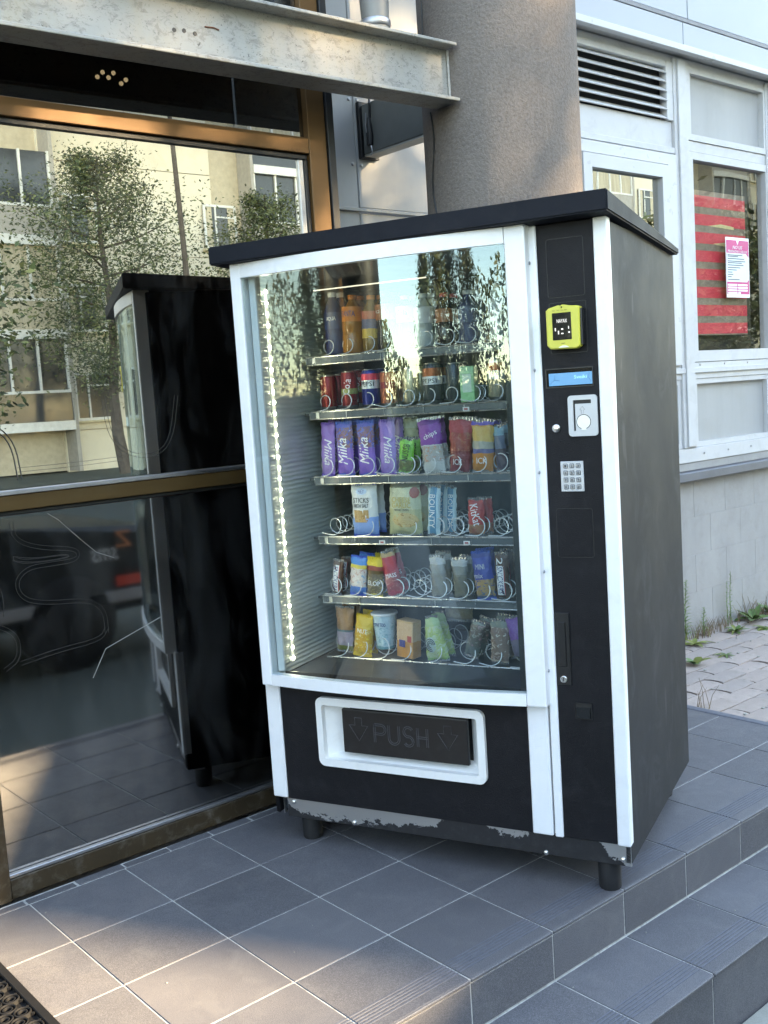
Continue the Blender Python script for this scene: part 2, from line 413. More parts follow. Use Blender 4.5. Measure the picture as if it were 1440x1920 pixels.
# room behind the glass
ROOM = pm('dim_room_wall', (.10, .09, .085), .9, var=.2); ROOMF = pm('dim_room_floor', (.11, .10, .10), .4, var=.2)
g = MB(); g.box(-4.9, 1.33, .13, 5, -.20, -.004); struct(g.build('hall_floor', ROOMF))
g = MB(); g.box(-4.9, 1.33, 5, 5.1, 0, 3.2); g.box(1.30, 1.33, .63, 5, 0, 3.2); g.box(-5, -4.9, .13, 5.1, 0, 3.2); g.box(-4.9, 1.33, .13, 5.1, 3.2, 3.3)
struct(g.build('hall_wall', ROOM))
ORN = pm('orange_board', (.50, .10, .03), .6, var=.12)
m = MB(); m.box(.25, 1.28, 1.2, 1.24, 1.13, 1.42, .004); ob_ = m.build('board', ORN)
cb = thing('counter_board', 'orange board standing inside behind the dark entrance glass', 'board', (0, 0, 0)); ob_.parent = cb
m = MB(); m.box(.3, .36, 1.21, 1.23, 0, 1.128); m.build('leg', DARKALU, cb); m = MB(); m.box(1.2, 1.26, 1.21, 1.23, 0, 1.128); m.build('leg', DARKALU, cb)
m = MB(); m.box(-12, -4.97, .25, 4, -.3, 3.3); tag(m.build('side_building', pm('dark_side_wall', (.03, .032, .034), .3, var=.2), None), 'dark low building beyond the end of the glass front', 'building')
lamp = emit('lamp_glow', (1, .86, .6), 3.0)
cl = thing('ceiling_lamp', 'cluster of tiny lit bulbs glinting behind the upper dark glass', 'lamp', (1.09, 1.2, 2.77))
m = MB(); m.box(-.10, .14, -.01, .01, .10, .36); m.build('lamp_body', DARKALU, cl)
for dx, dz in ((-.05, .0), (-.025, .022), (0, .004), (.024, .026), (.055, -.012), (.078, .006)):
    m = MB(); m.lathe([(.002, -.009), (.009, -.003), (.009, .003), (.002, .009)], 8, (0, 0), 'y'); m.build('bulb', lamp, cl, (dx, -.02, dz))

# ------------------------------------------------------------------ recessed wall panels, beam, column
PAN = pm('pale_metal_panel', (.35, .35, .34), .5, var=.05, scale=2, stretch=(6, 1, 1), bump=.04, bscale=120, dirt=((.5, .47, .40), .2))
wp = thing('cladding_wall', 'pale sheet metal wall panels recessed between the glass front and the brown column', 'wall')
bar('panel', 1.364, 1.926, .62, .65, 0, 3.6, PAN, wp, .003); bar('panel', 1.930, 3.20, .62, .65, 0, 2.183, PAN, wp, .003)
bar('panel', 1.930, 3.20, .62, .65, 2.206, 3.6, PAN, wp, .003)
bar('cover_strip', 1.36, 3.2, .606, .6195, 2.188, 2.203, pm('grey_strip', (.30, .30, .29), .5, .3), wp)
for x in (1.905, 1.952):
    for z in (2.385, 2.655, 2.10):
        m = MB(); m.lathe([(.007, .6195), (.007, .615), (.004, .6125)], 10, (x, z), 'y'); m.build('rivet', ZINC, wp, smooth=True)
b = NB('peeling_beam_paint')
c = b.ramp(b.noise(2.2, 6, .65, stretch=(.6, 1, 2)), [(.3, (.31, .295, .265)), (.7, (.39, .375, .335))])
flk = b.ramp(b.noise(30, 9, .8, None, .8, stretch=(.7, 1, 1.2)), [(.53, (0, 0, 0)), (.57, (1, 1, 1))])
c = b.mix(b.math('MULTIPLY', flk, .6), c, (.20, .185, .165))
fl2 = b.ramp(b.noise(70, 6, .8, None, 1.5, stretch=(.8, 1, 1.2)), [(.595, (0, 0, 0)), (.625, (1, 1, 1))])
c = b.mix(b.math('MULTIPLY', fl2, .85), c, (.06, .055, .05))
gm = b.add('ShaderNodeSeparateXYZ'); b.link(b.tc.outputs['Object'], gm.inputs[0])
c = b.mix(b.math('MULTIPLY', b.ramp(b.noise(4, 6, .7, stretch=(1.5, 1, .6)), [(.5, (0, 0, 0)), (.7, (1, 1, 1))]), .35), c, (.36, .29, .17))
b.bsdf(c, .6, 0, b.bump(b.math('ADD', flk, b.math('MULTIPLY', b.noise(90, 5, .7), .5)), .3, .002), .35); BEAMM = b.m
bm_ = thing('steel_beam', 'weathered off white steel I beam running above the entrance into the column', 'beam', (1.735, -.15, 2.42)); bm_.rotation_euler = (0, radians(-.9), 0)
m = MB(); m.box(-6.4, .0, -.004, .004, .010, .187); web = m.build('web', BEAMM, bm_)
m = MB(); m.box(-6.4, 0.0, -.062, .062, .187, .198, .002); m.build('flange', BEAMM, bm_)
m = MB(); m.box(-6.4, 0.0, -.062, .062, -.002, .0098, .002); m.build('flange', BEAMM, bm_)
for x, z in ((-1.105, .085), (-1.072, .088), (-1.036, .085), (-1.30, .155)):
    m = MB(); m.lathe([(.0065, -.0055), (.0065, -.0042)], 10, (x, z), 'y'); m.build('bolt_hole', DARKALU, web)
m = MB(); m.tube([(-1.0, -.006, .11), (-.97, -.006, .112), (-.952, -.006, .108)], .0022, 5); m.build('rust_scab', pm('rust', (.16, .06, .035), .9, var=.4, scale=60), web)
b = NB('brown_roughcast')
c = b.ramp(b.noise(1.6, 6, .65, stretch=(1, 1, .5)), [(.28, (.15, .123, .106)), (.72, (.25, .212, .184))])
hgt = b.noise(95, 4, .6)
c = b.mix(.22, c, b.ramp(hgt, [(.35, (.10, .08, .07)), (.65, (.33, .28, .25))]))
st = b.ramp(b.noise(6, 5, .7, stretch=(4, 4, .25)), [(.62, (0, 0, 0)), (.72, (1, 1, 1))]); c = b.mix(b.math('MULTIPLY', st, .30), c, (.36, .31, .27))
b.bsdf(c, .95, 0, b.bump(b.math('ADD', hgt, b.math('MULTIPLY', b.noise(240, 2), .4)), .9, .005), .15); ROUGH = b.m
m = MB(); m.lathe([(.297, -.5), (.297, 6.5)], 96); tag(m.build('round_column', ROUGH, None, (2.034, -.126, 0), smooth=True), 'brown roughcast round column rising behind the vending machine', 'column')
m = MB(); m.lathe([(.36, -.5), (.36, 6.5)], 64); tag(m.build('round_column', DARKALU, None, (-4.6, -.14, 0), smooth=True), 'round column coloured dark for shade at the far end of the beam', 'column')  # this column stands in shade; the shade is put into its colour
m = MB(); m.tube([(.002, -.009, .010 + .0125 * k) for k in range(15)], .005, 5); m.build('mortar_bead', pm('mortar', (.45, .42, .38), .9, var=.3, scale=80, bump=.6), bm_)
BRK = pm('grey_bracket_paint', (.17, .17, .155), .55, var=.15, scale=5, bump=.05)
br = thing('bracket_beam', 'dark grey steel bracket joining the metal wall to the column', 'bracket')
m = MB(); m.box(1.952, 2.024, .16, .595, 2.425, 2.63, .003); m.build('bracket_body', BRK, br)
m = MB(); m.box(1.940, 2.040, .597, .6185, 2.41, 2.645, .002); m.build('end_plate', DARKALU, br)
m = MB(); m.box(1.955, 2.021, .16, .595, 2.4165, 2.4235); m.build('bottom_strip', pm('pale_edge', (.5, .48, .44), .6), br)
CAB = pm('black_cable', (.015, .015, .015), .5)
pc = thing('power_cable', 'black cable with a plug hanging beside the dark bracket', 'cable')
m = MB(); m.tube([(2.06, .56, 2.80), (2.0, .55, 2.74), (1.955, .54, 2.68), (1.943, .53, 2.62), (1.940, .53, 2.56)], .006, 6); m.build('cord', CAB, pc, smooth=True)
m = MB(); m.lathe([(.009, 2.445), (.015, 2.45), (.017, 2.49), (.013, 2.53), (.008, 2.56)], 10, (1.933, .53)); m.build('plug', CAB, pc, smooth=True)
m = MB(); m.tube([(1.934, .525, 2.45), (1.936, .52, 2.42), (1.93, .522, 2.405)], .003, 5); m.tube([(1.925, .535, 2.58), (1.915, .53, 2.53), (1.922, .53, 2.47)], .0025, 5); m.build('loose_wire', ZINC, pc)
def on_col(a, z, r=.2995): return (2.034 + r * cos(radians(a)), -.126 + r * sin(radians(a)), z)
m = MB(); m.tube([on_col(-196 + 3 * sin(k * .9), 2.42 - k * .05) for k in range(0, 16)], .0035, 5)
m.tube([on_col(-203 + 2 * sin(k * .6), 2.62 + k * .06) for k in range(0, 14)], .003, 5)
tag(m.build('column_cable', CAB), 'thin black cable running down the shaded side of the brown column', 'cable')
PIPE = pm('grey_pipe', (.22, .215, .20), .5, .2, var=.15, scale=7)
dp = thing('drain_pipe', 'grey metal downpipe standing on top of the steel beam', 'pipe', (1.41, -.15, 2.618))
m = MB(); m.lathe([(.046, .0), (.046, .03), (.05, .10), (.056, .16), (.056, .9)], 24); m.build('pipe', PIPE, dp, smooth=True)
m = MB(); m.lathe([(.049, .01), (.052, .014), (.052, .03), (.049, .034)], 24); m.build('collar', ZINC, dp, smooth=True)
# storey above the glass front
UP = pm('upper_storey_panel', (.55, .56, .56), .5, var=.06, scale=3)
bar_up = MB(); bar_up.box(-4.9, 1.36, .06, .12, 3.12, 4.2); tag(bar_up.build('upper_wall', UP), 'pale storey wall above the bronze entrance glazing', 'wall')

# ------------------------------------------------------------------ white office front (right)
WB = pm('weathered_white_board', (.56, .555, .55), .6, var=.06, scale=3, bump=.12, bscale=90, dirt=((.34, .32, .30), .4), stretch=(.5, 1, 1.5))
WPAN = pm('grey_white_panel', (.37, .37, .365), .6, var=.06, scale=2, stretch=(5, 1, .6), dirt=((.31, .30, .28), .35))
CLAD = pm('pale_blue_white_cladding', (.40, .425, .46), .42, var=.03, scale=2)
PVC = pm('white_pvc', (.58, .58, .58), .3, var=.02)
PLI = pm('grey_render', (.35, .335, .32), .9, var=.12, scale=4, bump=.4, bscale=160, fine=.25, stretch=(1.6, 1, .5), dirt=((.24, .225, .205), .4))
JNT = pm('render_joint', (.34, .325, .31), .95)
WGL = glass('window_glass', (.55, .57, .56), .42, 1.5, wave=.05, rcol=(1, .97, .90))
WGL2 = glass('wavy_film_glass', (.93, .93, .92), .07, 1.5, wave=.12, rcol=(1, .95, .82))
of = thing('office_front', 'white framed office front on a grey rendered plinth with louvre and windows', 'building')
x0 = 3.2; XM = ((4.262, 4.398), (5.262, 5.398), (6.262, 6.398), (7.262, 7.398))
for a, c_ in XM:
    bar('mullion', a, c_, .585, .66, .972, 3.185, WB, of); bar('mullion_cover', a + .028, c_ - .028, .572, .5845, .98, 3.18, WB, of)
bar('head_board', x0, 7.4, .60, .66, 3.16, 3.20, WB, of)
bar('wall_board', x0, 4.26, .605, .66, 2.69, 2.835, WB, of)
bar('batten', x0, 4.26, .588, .6045, 2.655, 2.688, WB, of)
vt = bar('louvre_vent', x0, 4.26, .64, .66, 2.84, 3.158, DARKALU, of)
bar('vent_frame', 4.20, 4.26, .59, .638, 2.837, 3.158, WB, vt); bar('vent_frame', x0, 4.198, .59, .638, 3.125, 3.158, WB, vt)
for k in range(6):
    z = 2.853 + k * .050
    m = MB(); m.prism([(.582, z - .012), (.586, z - .016), (.637, z + .022), (.634, z + .027)], x0, 4.198, 'x'); m.build('slat', WB, vt)
# opening PVC window beside the column
wn = bar('window', x0, 4.25, .63, .66, 1.47, 2.64, DARKALU, of)
def rect(x0, x1, z0, z1): return [(x1, z1), (x0, z1), (x0, z0), (x1, z0)]
m = MB(); m.ring(rect(3.2, 4.25, 1.46, 2.645), rect(3.36, 4.17, 1.53, 2.585), .575, .628); m.build('frame', PVC, wn)
m = MB(); m.ring(rect(3.39, 4.16, 1.54, 2.575), rect(3.46, 4.085, 1.61, 2.505), .555, .620); m.build('sash', PVC, wn)
pane(3.455, 4.09, 1.605, 2.51, 'pane', wn, WGL, .590, .006)
def bay(xa, xb):
    wd = bar('window', xa, xb, .72, .74, 1.50, 2.68, DARKALU, of)
    m = MB(); m.ring(rect(xa, xb, 1.475, 2.685), rect(xa + .042, xb - .008, 1.54, 2.643), .590, .65); m.build('frame', WB, wd)
    pane(xa + .041, xb - .007, 1.539, 2.644, 'pane', wd, WGL2, .622, .005)
    m = MB(); m.ring(rect(xa, xb, 2.75, 3.16), rect(xa + .035, xb - .02, 2.785, 3.125), .590, .65); m.build('frame', WB, of)
    bar('upper_panel', xa + .036, xb - .021, .625, .64, 2.786, 3.124, WPAN, of, 0)
    bar('rail', xa, xb, .597, .65, 2.688, 2.748, WB, of)
bay(4.40, 5.26); bay(5.40, 6.26); bay(6.40, 7.26)
bar('rail', x0, 7.4, .594, .66, 1.375, 1.472, WB, of); bar('rail_cover', x0, 7.4, .580, .5935, 1.41, 1.44, WB, of)
for a, c_ in ((x0, 4.26), (4.40, 5.26), (5.40, 6.26), (6.40, 7.26)):
    bar('lower_panel', a, c_, .63, .65, .975, 1.373, WPAN, of, 0)
    m = MB(); m.ring(rect(a, c_, .97, 1.374), rect(a + .03, c_ - .03, 1.0, 1.345), .60, .629); m.build('frame', WB, of)
bar('bottom_board', x0, 7.4, .585, .66, .885, .968, WB, of)
bar('sill_slope', x0, 7.4, .592, .66, .836, .883, PLI, of); bar('ledge', x0, 7.4, .530, .66, .782, .834, pm('dark_ledge', (.13, .135, .15), .5, var=.15), of, .004)
for i in range(16):
    for z in (.93, 1.457):
        m = MB(); m.lathe([(.006, .584 if z < 1 else .594), (.005, .580 if z < 1 else .590)], 8, (x0 + .2 + i * .265, z), 'y'); m.build('nail', ZINC, of)
pl = bar('plinth', x0, 7.4, .6015, .70, -.5, .781, JNT, of, 0)
for r in range(5):
    z0 = -.36 + r * .2286; off = (r % 2) * .17
    for k in range(14):
        xa = x0 - .2 + k * .34 + off
        xa_, xb_ = max(xa, x0), min(xa + .3383, 7.4)
        if xb_ - xa_ > .05:
            m = MB(); dy = random.uniform(0, .0015); m.box(xa_, xb_, .600 - dy, .612, z0, min(z0 + .2270, .780), .0008); m.build('block', PLI, pl)
# cladding of the storey above
bd = bar('upper_cladding', x0, 7.5, .53, .66, 3.205, 3.24, WB, of)
bar('drip_edge', x0, 7.5, .492, .53, 3.188, 3.222, PVC, of)
for xa, xb in ((x0, 4.247), (4.253, 5.3), (5.306, 6.4), (6.406, 7.5)):
    bar('cladding_panel', xa, xb, .505, .525, 3.226, 3.346, CLAD, of, .002)
    bar('cladding_panel', xa + .05, xb + .048, .505, .525, 3.372, 4.4, CLAD, of, .002)
bar('joint_tube', x0, 7.5, .502, .522, 3.348, 3.370, pm('joint_grey', (.20, .20, .21), .5), of)
g = MB(); g.box(x0, 7.5, .526, .6, 3.24, 4.4); g.build('backing', pm('clad_back', (.2, .2, .2), .9), of)
g = MB(); g.box(x0 - .05, 8, 2.6, 2.65, -.1, 3.3); g.box(x0 - .05, 8, .7, 2.6, 3.2, 3.25); g.box(x0 - .05, 8, .7, 2.6, .7, .75); g.box(x0 - .05, x0, .7, 2.6, .7, 3.25); g.box(8, 8.05, .7, 2.6, .7, 3.25)
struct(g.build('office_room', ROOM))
# red striped blind print and notice in the window
RED = pm('red_print', (.82, .05, .085), .55, var=.1, scale=9); CLR = pm('brown_see_through_stripe', (.30, .23, .17), .6, var=.35, scale=14)
YEL = pm('pale_yellow_print', (.80, .66, .32), .6)
ps = thing('striped_poster', 'red and brown striped poster stuck inside the office window', 'poster', (4.545, .664, 1.635))
m = MB(); m.box(0, .575, 0, .003, 0, .86); m.build('sheet', CLR, ps)
z = 0.008
for k in range(8):
    m = MB(); m.box(.002, .573, -.0012, -.0003, z, z + .066); m.build('stripe', RED, ps); z += .108
m = MB(); m.prism([(.15, .655), (.30, .672), (.44, .662), (.44, .645), (.30, .65)], -.0014, -.0005); m.build('yellow_mark', YEL, ps)
m = MB(); m.prism([(.20, .55), (.32, .562), (.45, .552), (.45, .535), (.33, .54)], -.0014, -.0005); m.build('yellow_mark', YEL, ps)
MAG = pm('magenta_print', (.62, .05, .22), .5, var=.05); PAP = pm('pale_paper', (.74, .80, .80), .7, var=.03); INK = pm('dark_ink', (.06, .08, .10), .7); PWH = pm('print_white', (.85, .85, .85), .6)
nt_ = thing('notice', 'magenta and white notice sheet stuck over the red stripes', 'notice', (4.815, .6190, 1.86))
m = MB(); m.box(0, .265, 0, .002, 0, .365); m.build('paper', PWH, nt_)
m = MB(); m.box(.006, .259, -.0008, -.0001, .02, .348); m.build('print', MAG, nt_)
m = MB(); m.prism([(.115, .352), (.15, .352), (.132, .318)], -.0016, -.001); m.build('pointer', PWH, nt_)
m = MB(); m.prism([(.006, .095), (.235, .095), (.259, .115), (.259, .245), (.225, .27), (.006, .27)], -.0016, -.001); m.build('text_field', PAP, nt_)
text('NO US', .13, -.0018, .305, .11, .02, PWH, nt_, shear=.25); text('PRODAZHA I USLUGI', .13, -.0018, .281, .22, .014, PWH, nt_, shear=.25)
for k, (ww, zz) in enumerate(((.17, .258), (.12, .250), (.19, .236), (.20, .221), (.16, .211), (.18, .197), (.14, .182), (.10, .168), (.05, .154), (.06, .140), (.04, .126), (.13, .110))):
    m = MB(); m.box(.016, .016 + ww, -.0022, -.0018, zz - .0028, zz + .0018); m.build('text_line', INK, nt_)
for k in range(4):
    for x, ww in ((.014, .105), (.128, .11)):
        if k == 3 and x > .1: ww = .03
        m = MB(); m.box(x, x + ww, -.0016, -.001, .082 - k * .0165 - .011, .082 - k * .0165); m.build('text_line', PWH, nt_)

# ------------------------------------------------------------------ vending machine
VM = thing('vending_machine', 'black and white snack vending machine with a big curved window, standing on the tiled porch', 'vending machine', (0.733, -0.200, 0), radians(-67.378))
VR = radians(-67.378); VMAT = Matrix.Translation((0.733, -0.200, 0)) @ Matrix.Rotation(VR, 4, 'Z')
W, D, H = 1.141, .815, 1.80
def vbar(name, x0, x1, y0, y1, z0, z1, mt, par=None, bev=.002, seg=1):
    m = MB(); m.box(x0, x1, y0, y1, z0, z1, bev, seg); return m.build(name, mt, par or VM)
vbar('side_panel', W - .018, W, .006, D, .095, H, SIDE, bev=.003)
vbar('side_panel', .0, .014, .006, D, .095, H, pm('darkened_left_side', (.005, .005, .006), .7, var=.2, spec=.1), bev=.003)  # left side darkened in colour so its reflection in the glass reads black
vbar('back_panel', .014, W - .018, D - .02, D, .095, H, SIDE)
vbar('roof_panel', .014, W - .018, .03, D - .021, H - .012, H, SIDE)
vbar('base_panel', .014, W - .018, .04, D - .021, .098, .145, DARKIN)
# lid: sloping slab with a lip
m = MB()
V = [(-.036, -.068), (W + .022, -.068), (W + .022, .80), (-.036, .80)]
top = [m.bm.verts.new((x, y, 1.864 if y < 0 else 1.802)) for x, y in V]; bot = [m.bm.verts.new((x, y, 1.811 if y < 0 else 1.781)) for x, y in V]
m._f(top); m._f(bot[::-1])
for i in range(4): m._f([top[i], bot[i], bot[(i + 1) % 4], top[(i + 1) % 4]])
bmesh.ops.bevel(m.bm, geom=list(m.bm.edges), offset=.004, segments=2, affect='EDGES')
lid = m.build('lid', LIDM, VM)
# lower door with an opening for the delivery hatch
LD = MB()
m = LD
for a in ((.053, .200, .150, .532), (.722, .865, .150, .532), (.200, .722, .150, .292), (.200, .722, .480, .532)):
    m.box(a[0], a[1], .002, .022, a[2], a[3])
m.build('lower_door', BLACK, VM)
vbar('white_strip', .0, .052, -.003, .03, .152, .534, WHITE, bev=.003)
vbar('white_strip', .866, .926, -.003, .03, .149, .534, WHITE, bev=.003)
vbar('white_strip', .931, .955, -.004, .03, .148, 1.808, WHITE, bev=.003)
vbar('white_strip', 1.106, W + .001, -.004, .03, .147, 1.808, WHITE, bev=.003)
vbar('control_panel', .9555, 1.1055, .000, .03, .149, 1.807, BLACK, bev=.002)
vbar('door_gap', .926, .931, .012, .04, .15, 1.80, DARKALU, bev=0)
# window frame: straight stiles, rails that bow outwards with the glass
SAG = .030
def gy(x): u = (x - .468) / .42; return -.030 - SAG * (1 - u * u)
vbar('window_stile', .014, .050, -.036, .02, .527, 1.811, WHITE, bev=.004, seg=2)
vbar('window_stile', .879, .936, -.036, .004, .527, 1.811, WHITE, bev=.005, seg=2)
def bowrail(name, z0, z1):
    m = MB(); N = 28; xs = [.0505 + (.8785 - .0505) * k / N for k in range(N + 1)]
    R = [[m.bm.verts.new((x, gy(x) - .007 + dy, z)) for dy, z in ((0, z0), (.0, z1), (.03, z1), (.03, z0))] for x in xs]
    for a, b_ in zip(R, R[1:]):
        for k in range(4): m._f([a[k], a[(k + 1) % 4], b_[(k + 1) % 4], b_[k]])
    m._f(R[0]); m._f(R[-1][::-1]); return m.build(name, WHITE, VM, smooth=True)
bowrail('window_rail', 1.768, 1.809); bowrail('window_rail', .528, .562)
m = MB(); N = 28; xs = [.051 + (.878 - .051) * k / N for k in range(N + 1)]
m.prism([(x, .001) for x in xs] + [(x, gy(x) + .012) for x in xs[::-1]], .5275, .5345, 'z'); m.build('window_bottom_plate', BLACKP, VM)
m = MB(); m.prism([(x, .001) for x in xs] + [(x, gy(x) + .012) for x in xs[::-1]], 1.80, 1.806, 'z'); m.build('window_top_plate', BLACKP, VM)
VGL = glass('machine_window_glass', (.86, .91, .92), .075, 1.52, haze=.035, rcol=(.74, .93, 1.0))
m = MB(); R = [[m.bm.verts.new((x, gy(x) + d, z)) for d, z in ((0, .562), (0, 1.768), (.004, 1.768), (.004, .562))] for x in xs]
for a, b_ in zip(R, R[1:]):
    for k in range(4): m._f([a[k], a[(k + 1) % 4], b_[(k + 1) % 4], b_[k]])
m._f(R[0]); m._f(R[-1][::-1]); m.build('window_glass', VGL, VM, smooth=True)
for z in (1.713, 1.436, 1.166, .898, .624):
    m = MB(); m.lathe([(.0045, .9365), (.004, .939), (.002, .940)], 8, (-.010, z), 'x'); m.build('screw', ZINC, VM)
vbar('inner_trim', .056, .079, -.004, .004, .566, 1.778, WHITE2, bev=.001)
vbar('inner_trim', .852, .872, -.004, .004, .566, 1.778, BLACKP, bev=.001)
vbar('inner_trim', .08, .851, -.003, .004, .549, .566, BLACKP, bev=.001)
# inside
b = NB('brushed_inner_wall')
c = b.ramp(b.noise(9, 5, .6, stretch=(1, .3, 4)), [(.3, (.50, .53, .49)), (.7, (.66, .69, .64))])
wv = b.add('ShaderNodeTexWave', wave_type='BANDS', bands_direction='Z', Scale=22.0, Distortion=1.6); b.link(b.tc.outputs['Object'], wv.inputs['Vector'])
b.bsdf(c, .30, .35, b.bump(b.math('ADD', b.math('MULTIPLY', wv.outputs['Fac'], .6), b.math('ADD', b.noise(120, 3, .6, stretch=(1, .06, 1)), b.noise(30, 3, .6, stretch=(1, .1, 1)))), .6, .004), .5); INW = b.m
vbar('inner_wall', .052, .060, .006, .70, .55, 1.782, INW, bev=0)
vbar('inner_wall', .874, .882, .006, .70, .55, 1.782, DARKIN, bev=0)
vbar('inner_back', .0605, .8735, .69, .70, .55, 1.782, DARKIN, bev=0)
vbar('inner_roof', .0605, .8735, .006, .6895, 1.774, 1.782, DARKIN, bev=0)
vbar('inner_floor', .0605, .8735, .006, .6895, .536, .546, DARKIN, bev=0)
LED = emit('led_light', (.97, 1.0, .86), 14.0); LEDB = emit('led_band', (.95, 1.0, .9), .06)
strip = vbar('led_strip', .0603, .0625, .068, .084, .575, 1.742, LEDB, bev=0)
m = MB()
for k in range(35):
    z = .586 + k * .0337; m.box(.0626, .0645, .072, .080, z - .004, z + .004)
stuff(m.build('led', LED, strip))
vbar('light_bar', .10, .50, .30, .304, 1.744, 1.7475, emit('light_bar_glow', (1, 1, .9), .12), bev=0)
RAIL = pm('shelf_front_strip', (.10, .115, .125), .25, var=.1, scale=8)
ZT = (1.531, 1.357, 1.146, .951, .754, .548)
TRAY = pm('dark_tray', (.07, .078, .088), .35, .5, var=.15, scale=8)
TAGM = pm('price_tag_paper', (.78, .76, .76), .7); TAGI = pm('price_tag_ink', (.45, .12, .12), .7)
SHELF = []
for r, zt in enumerate(ZT):
    sh = vbar('shelf', .0615, .873, .256, .66, zt - .012, zt - .004, TRAY, bev=0)
    m = MB(); m.box(.085, .872, .247, .2525, zt - .024, zt); m.build('price_rail', RAIL, sh)
    m = MB(); m.tube([(.085, .2465, zt), (.872, .2465, zt)], .0026, 6); m.build('rail_edge', STEEL, sh)
    m = MB(); m.tube([(.085, .2465, zt - .024), (.872, .2465, zt - .024)], .0022, 6); m.build('rail_edge', STEEL, sh)
    m = MB(); m.box(.11, .122, .2435, .2462, zt - .022, zt - .003); m.build('rail_clip', STEEL, sh)
    for x in (.085, .22, .355, .49, .625, .76):
        m = MB(); m.box(x, x + .0012, .2455, .2468, zt - .022, zt - .003); m.build('rail_joint', STEEL, sh)
    SHELF.append(sh)
for r, xs_ in ((1, (.622,)), (3, (.31, .60)), (5, (.447, .552))):
    for x in xs_:
        m = MB(); m.box(x, x + .021, .2428, .2432, ZT[r] - .023, ZT[r] - .011); t_ = m.build('price_tag', TAGM, SHELF[r])
        m = MB(); m.box(x + .004, x + .016, .2423, .2427, ZT[r] - .020, ZT[r] - .014); m.build('price_tag_print', TAGI, SHELF[r])
def coil_mesh(turns, r=.026, y0=.249, pitch=.042, flip=1):
    m = MB(); pts = [(-.034 * flip, y0 - .001, -r * .98), (-.018 * flip, y0, -r * 1.0)]; n = 22
    for k in range(int(turns * n) + 1):
        a = -pi / 2 + flip * 2 * pi * k / n; pts.append((r * cos(a), y0 + pitch * k / n, r * sin(a)))
    m.tube(pts, .0017, 6); return m.mesh('spiral_coil', WIRE, True)
CO = [coil_mesh(6), coil_mesh(6, .0235), coil_mesh(5, .031, pitch=.055)]
COILS = [
 [.162, .230, .307, .360, .440, .504, .576, .646, .734, .81],
 [.135, .213, .292, .354, .434, .503, .578, .650, .724, .80],
 [.126, .202, .277, .346, .417, .488, .574, .656, .725, .784],
 [.137, .259, .411, .505, .571, .640, .716, .777],
 [.124, .197, .275, .354, .431, .500, .574, .645, .717, .774],
 [.129, .201, .280, .358, .465, .578, .666, .761]]
for r, row in enumerate(COILS):
    for k, x in enumerate(row):
        cm = CO[1] if r == 0 or r == 1 else CO[0]
        if r == 5: cm = CO[2]
        rr = {0: .0235, 5: .031}.get(r, .0235 if r == 1 else .026)
        o = obj('spiral_coil', cm, SHELF[r], (x, random.uniform(-.003, .003), ZT[r] + rr + .004)); o.rotation_euler = (0, random.uniform(-.25, .25), 0)
# delivery hatch
CH = MB(); CH.ring(rrect(.186, .738, .277, .494, .022), rrect(.206, .716, .300, .470, .008), -.012, .008)
bmesh.ops.bevel(CH.bm, geom=[e for e in CH.bm.edges if e.is_manifold and e.calc_face_angle(0) > 1.2], offset=.0035, segments=2, affect='EDGES')
hf = CH.build('hatch_frame', WHITE2, VM, smooth=True)
m = MB(); m.quad((.206, .008, .30), (.206, .008, .47), (.272, .050, .463), (.272, .050, .322)); m.quad((.716, .008, .30), (.676, .050, .322), (.676, .050, .463), (.716, .008, .47))
m.quad((.206, .008, .30), (.272, .050, .322), (.676, .050, .322), (.716, .008, .30)); m.quad((.206, .008, .47), (.716, .008, .47), (.676, .050, .463), (.272, .050, .463)); m.build('hatch_recess', WHITE2, hf)
m = MB(); m.box(.270, .678, .052, .06, .31, .47); m.build('hatch_back', DARKALU, hf)
fl = vbar('push_flap', .268, .680, .004, .018, .322, .459, BLACKP, bev=.003, seg=2)
EMB = pm('embossed_lightened', (.075, .075, .08), .3, var=.1)  # flap is black; embossing coloured lighter to stand in for light-catching edges
def letter(strokes, x, z, s):
    m = MB()
    for st in strokes:
        for d in (-.05, .05):
            P = [Vector((px, 0, pz)) for px, pz in st]; out = []
            for i in range(len(P)):
                t = (P[min(i + 1, len(P) - 1)] - P[max(i - 1, 0)]).normalized(); out.append(P[i] + Vector((t.z, 0, -t.x)) * d)
            m.tube([(x + q.x * s, -.0004 + .0038, z + q.z * s) for q in out], .0013, 4)
    m.build('embossed_letter', EMB, fl)
def arc(cx, cz, r, a0, a1, n=10): return [(cx + r * cos(radians(a0 + (a1 - a0) * k / n)), cz + r * sin(radians(a0 + (a1 - a0) * k / n))) for k in range(n + 1)]
s_ = .056; zb = .364
letter([[(0, 0), (0, 1)], [(0, .98), (.4, .98)] + arc(.4, .73, .25, 90, -90) + [(0, .48)]], .378, zb, s_)
letter([[(0, 1), (0, .3)] + arc(.3, .3, .3, 180, 360) + [(.6, 1)]], .426, zb, s_)
letter([arc(.3, .74, .26, 30, 270) + arc(.3, .24, .26, 90, -150)], .474, zb, s_)
letter([[(0, 0), (0, 1)], [(.55, 0), (.55, 1)], [(0, .5), (.55, .5)]], .521, zb, s_)
for x in (.324, .618):
    m = MB(); zc = .405
    m.tube([(x + a, .0034, zc + b_) for a, b_ in ((-.012, .03), (.012, .03), (.012, .006), (.032, .006), (0, -.042), (-.032, .006), (-.012, .006), (-.012, .03))], .0013, 4); m.build('embossed_arrow', EMB, fl)
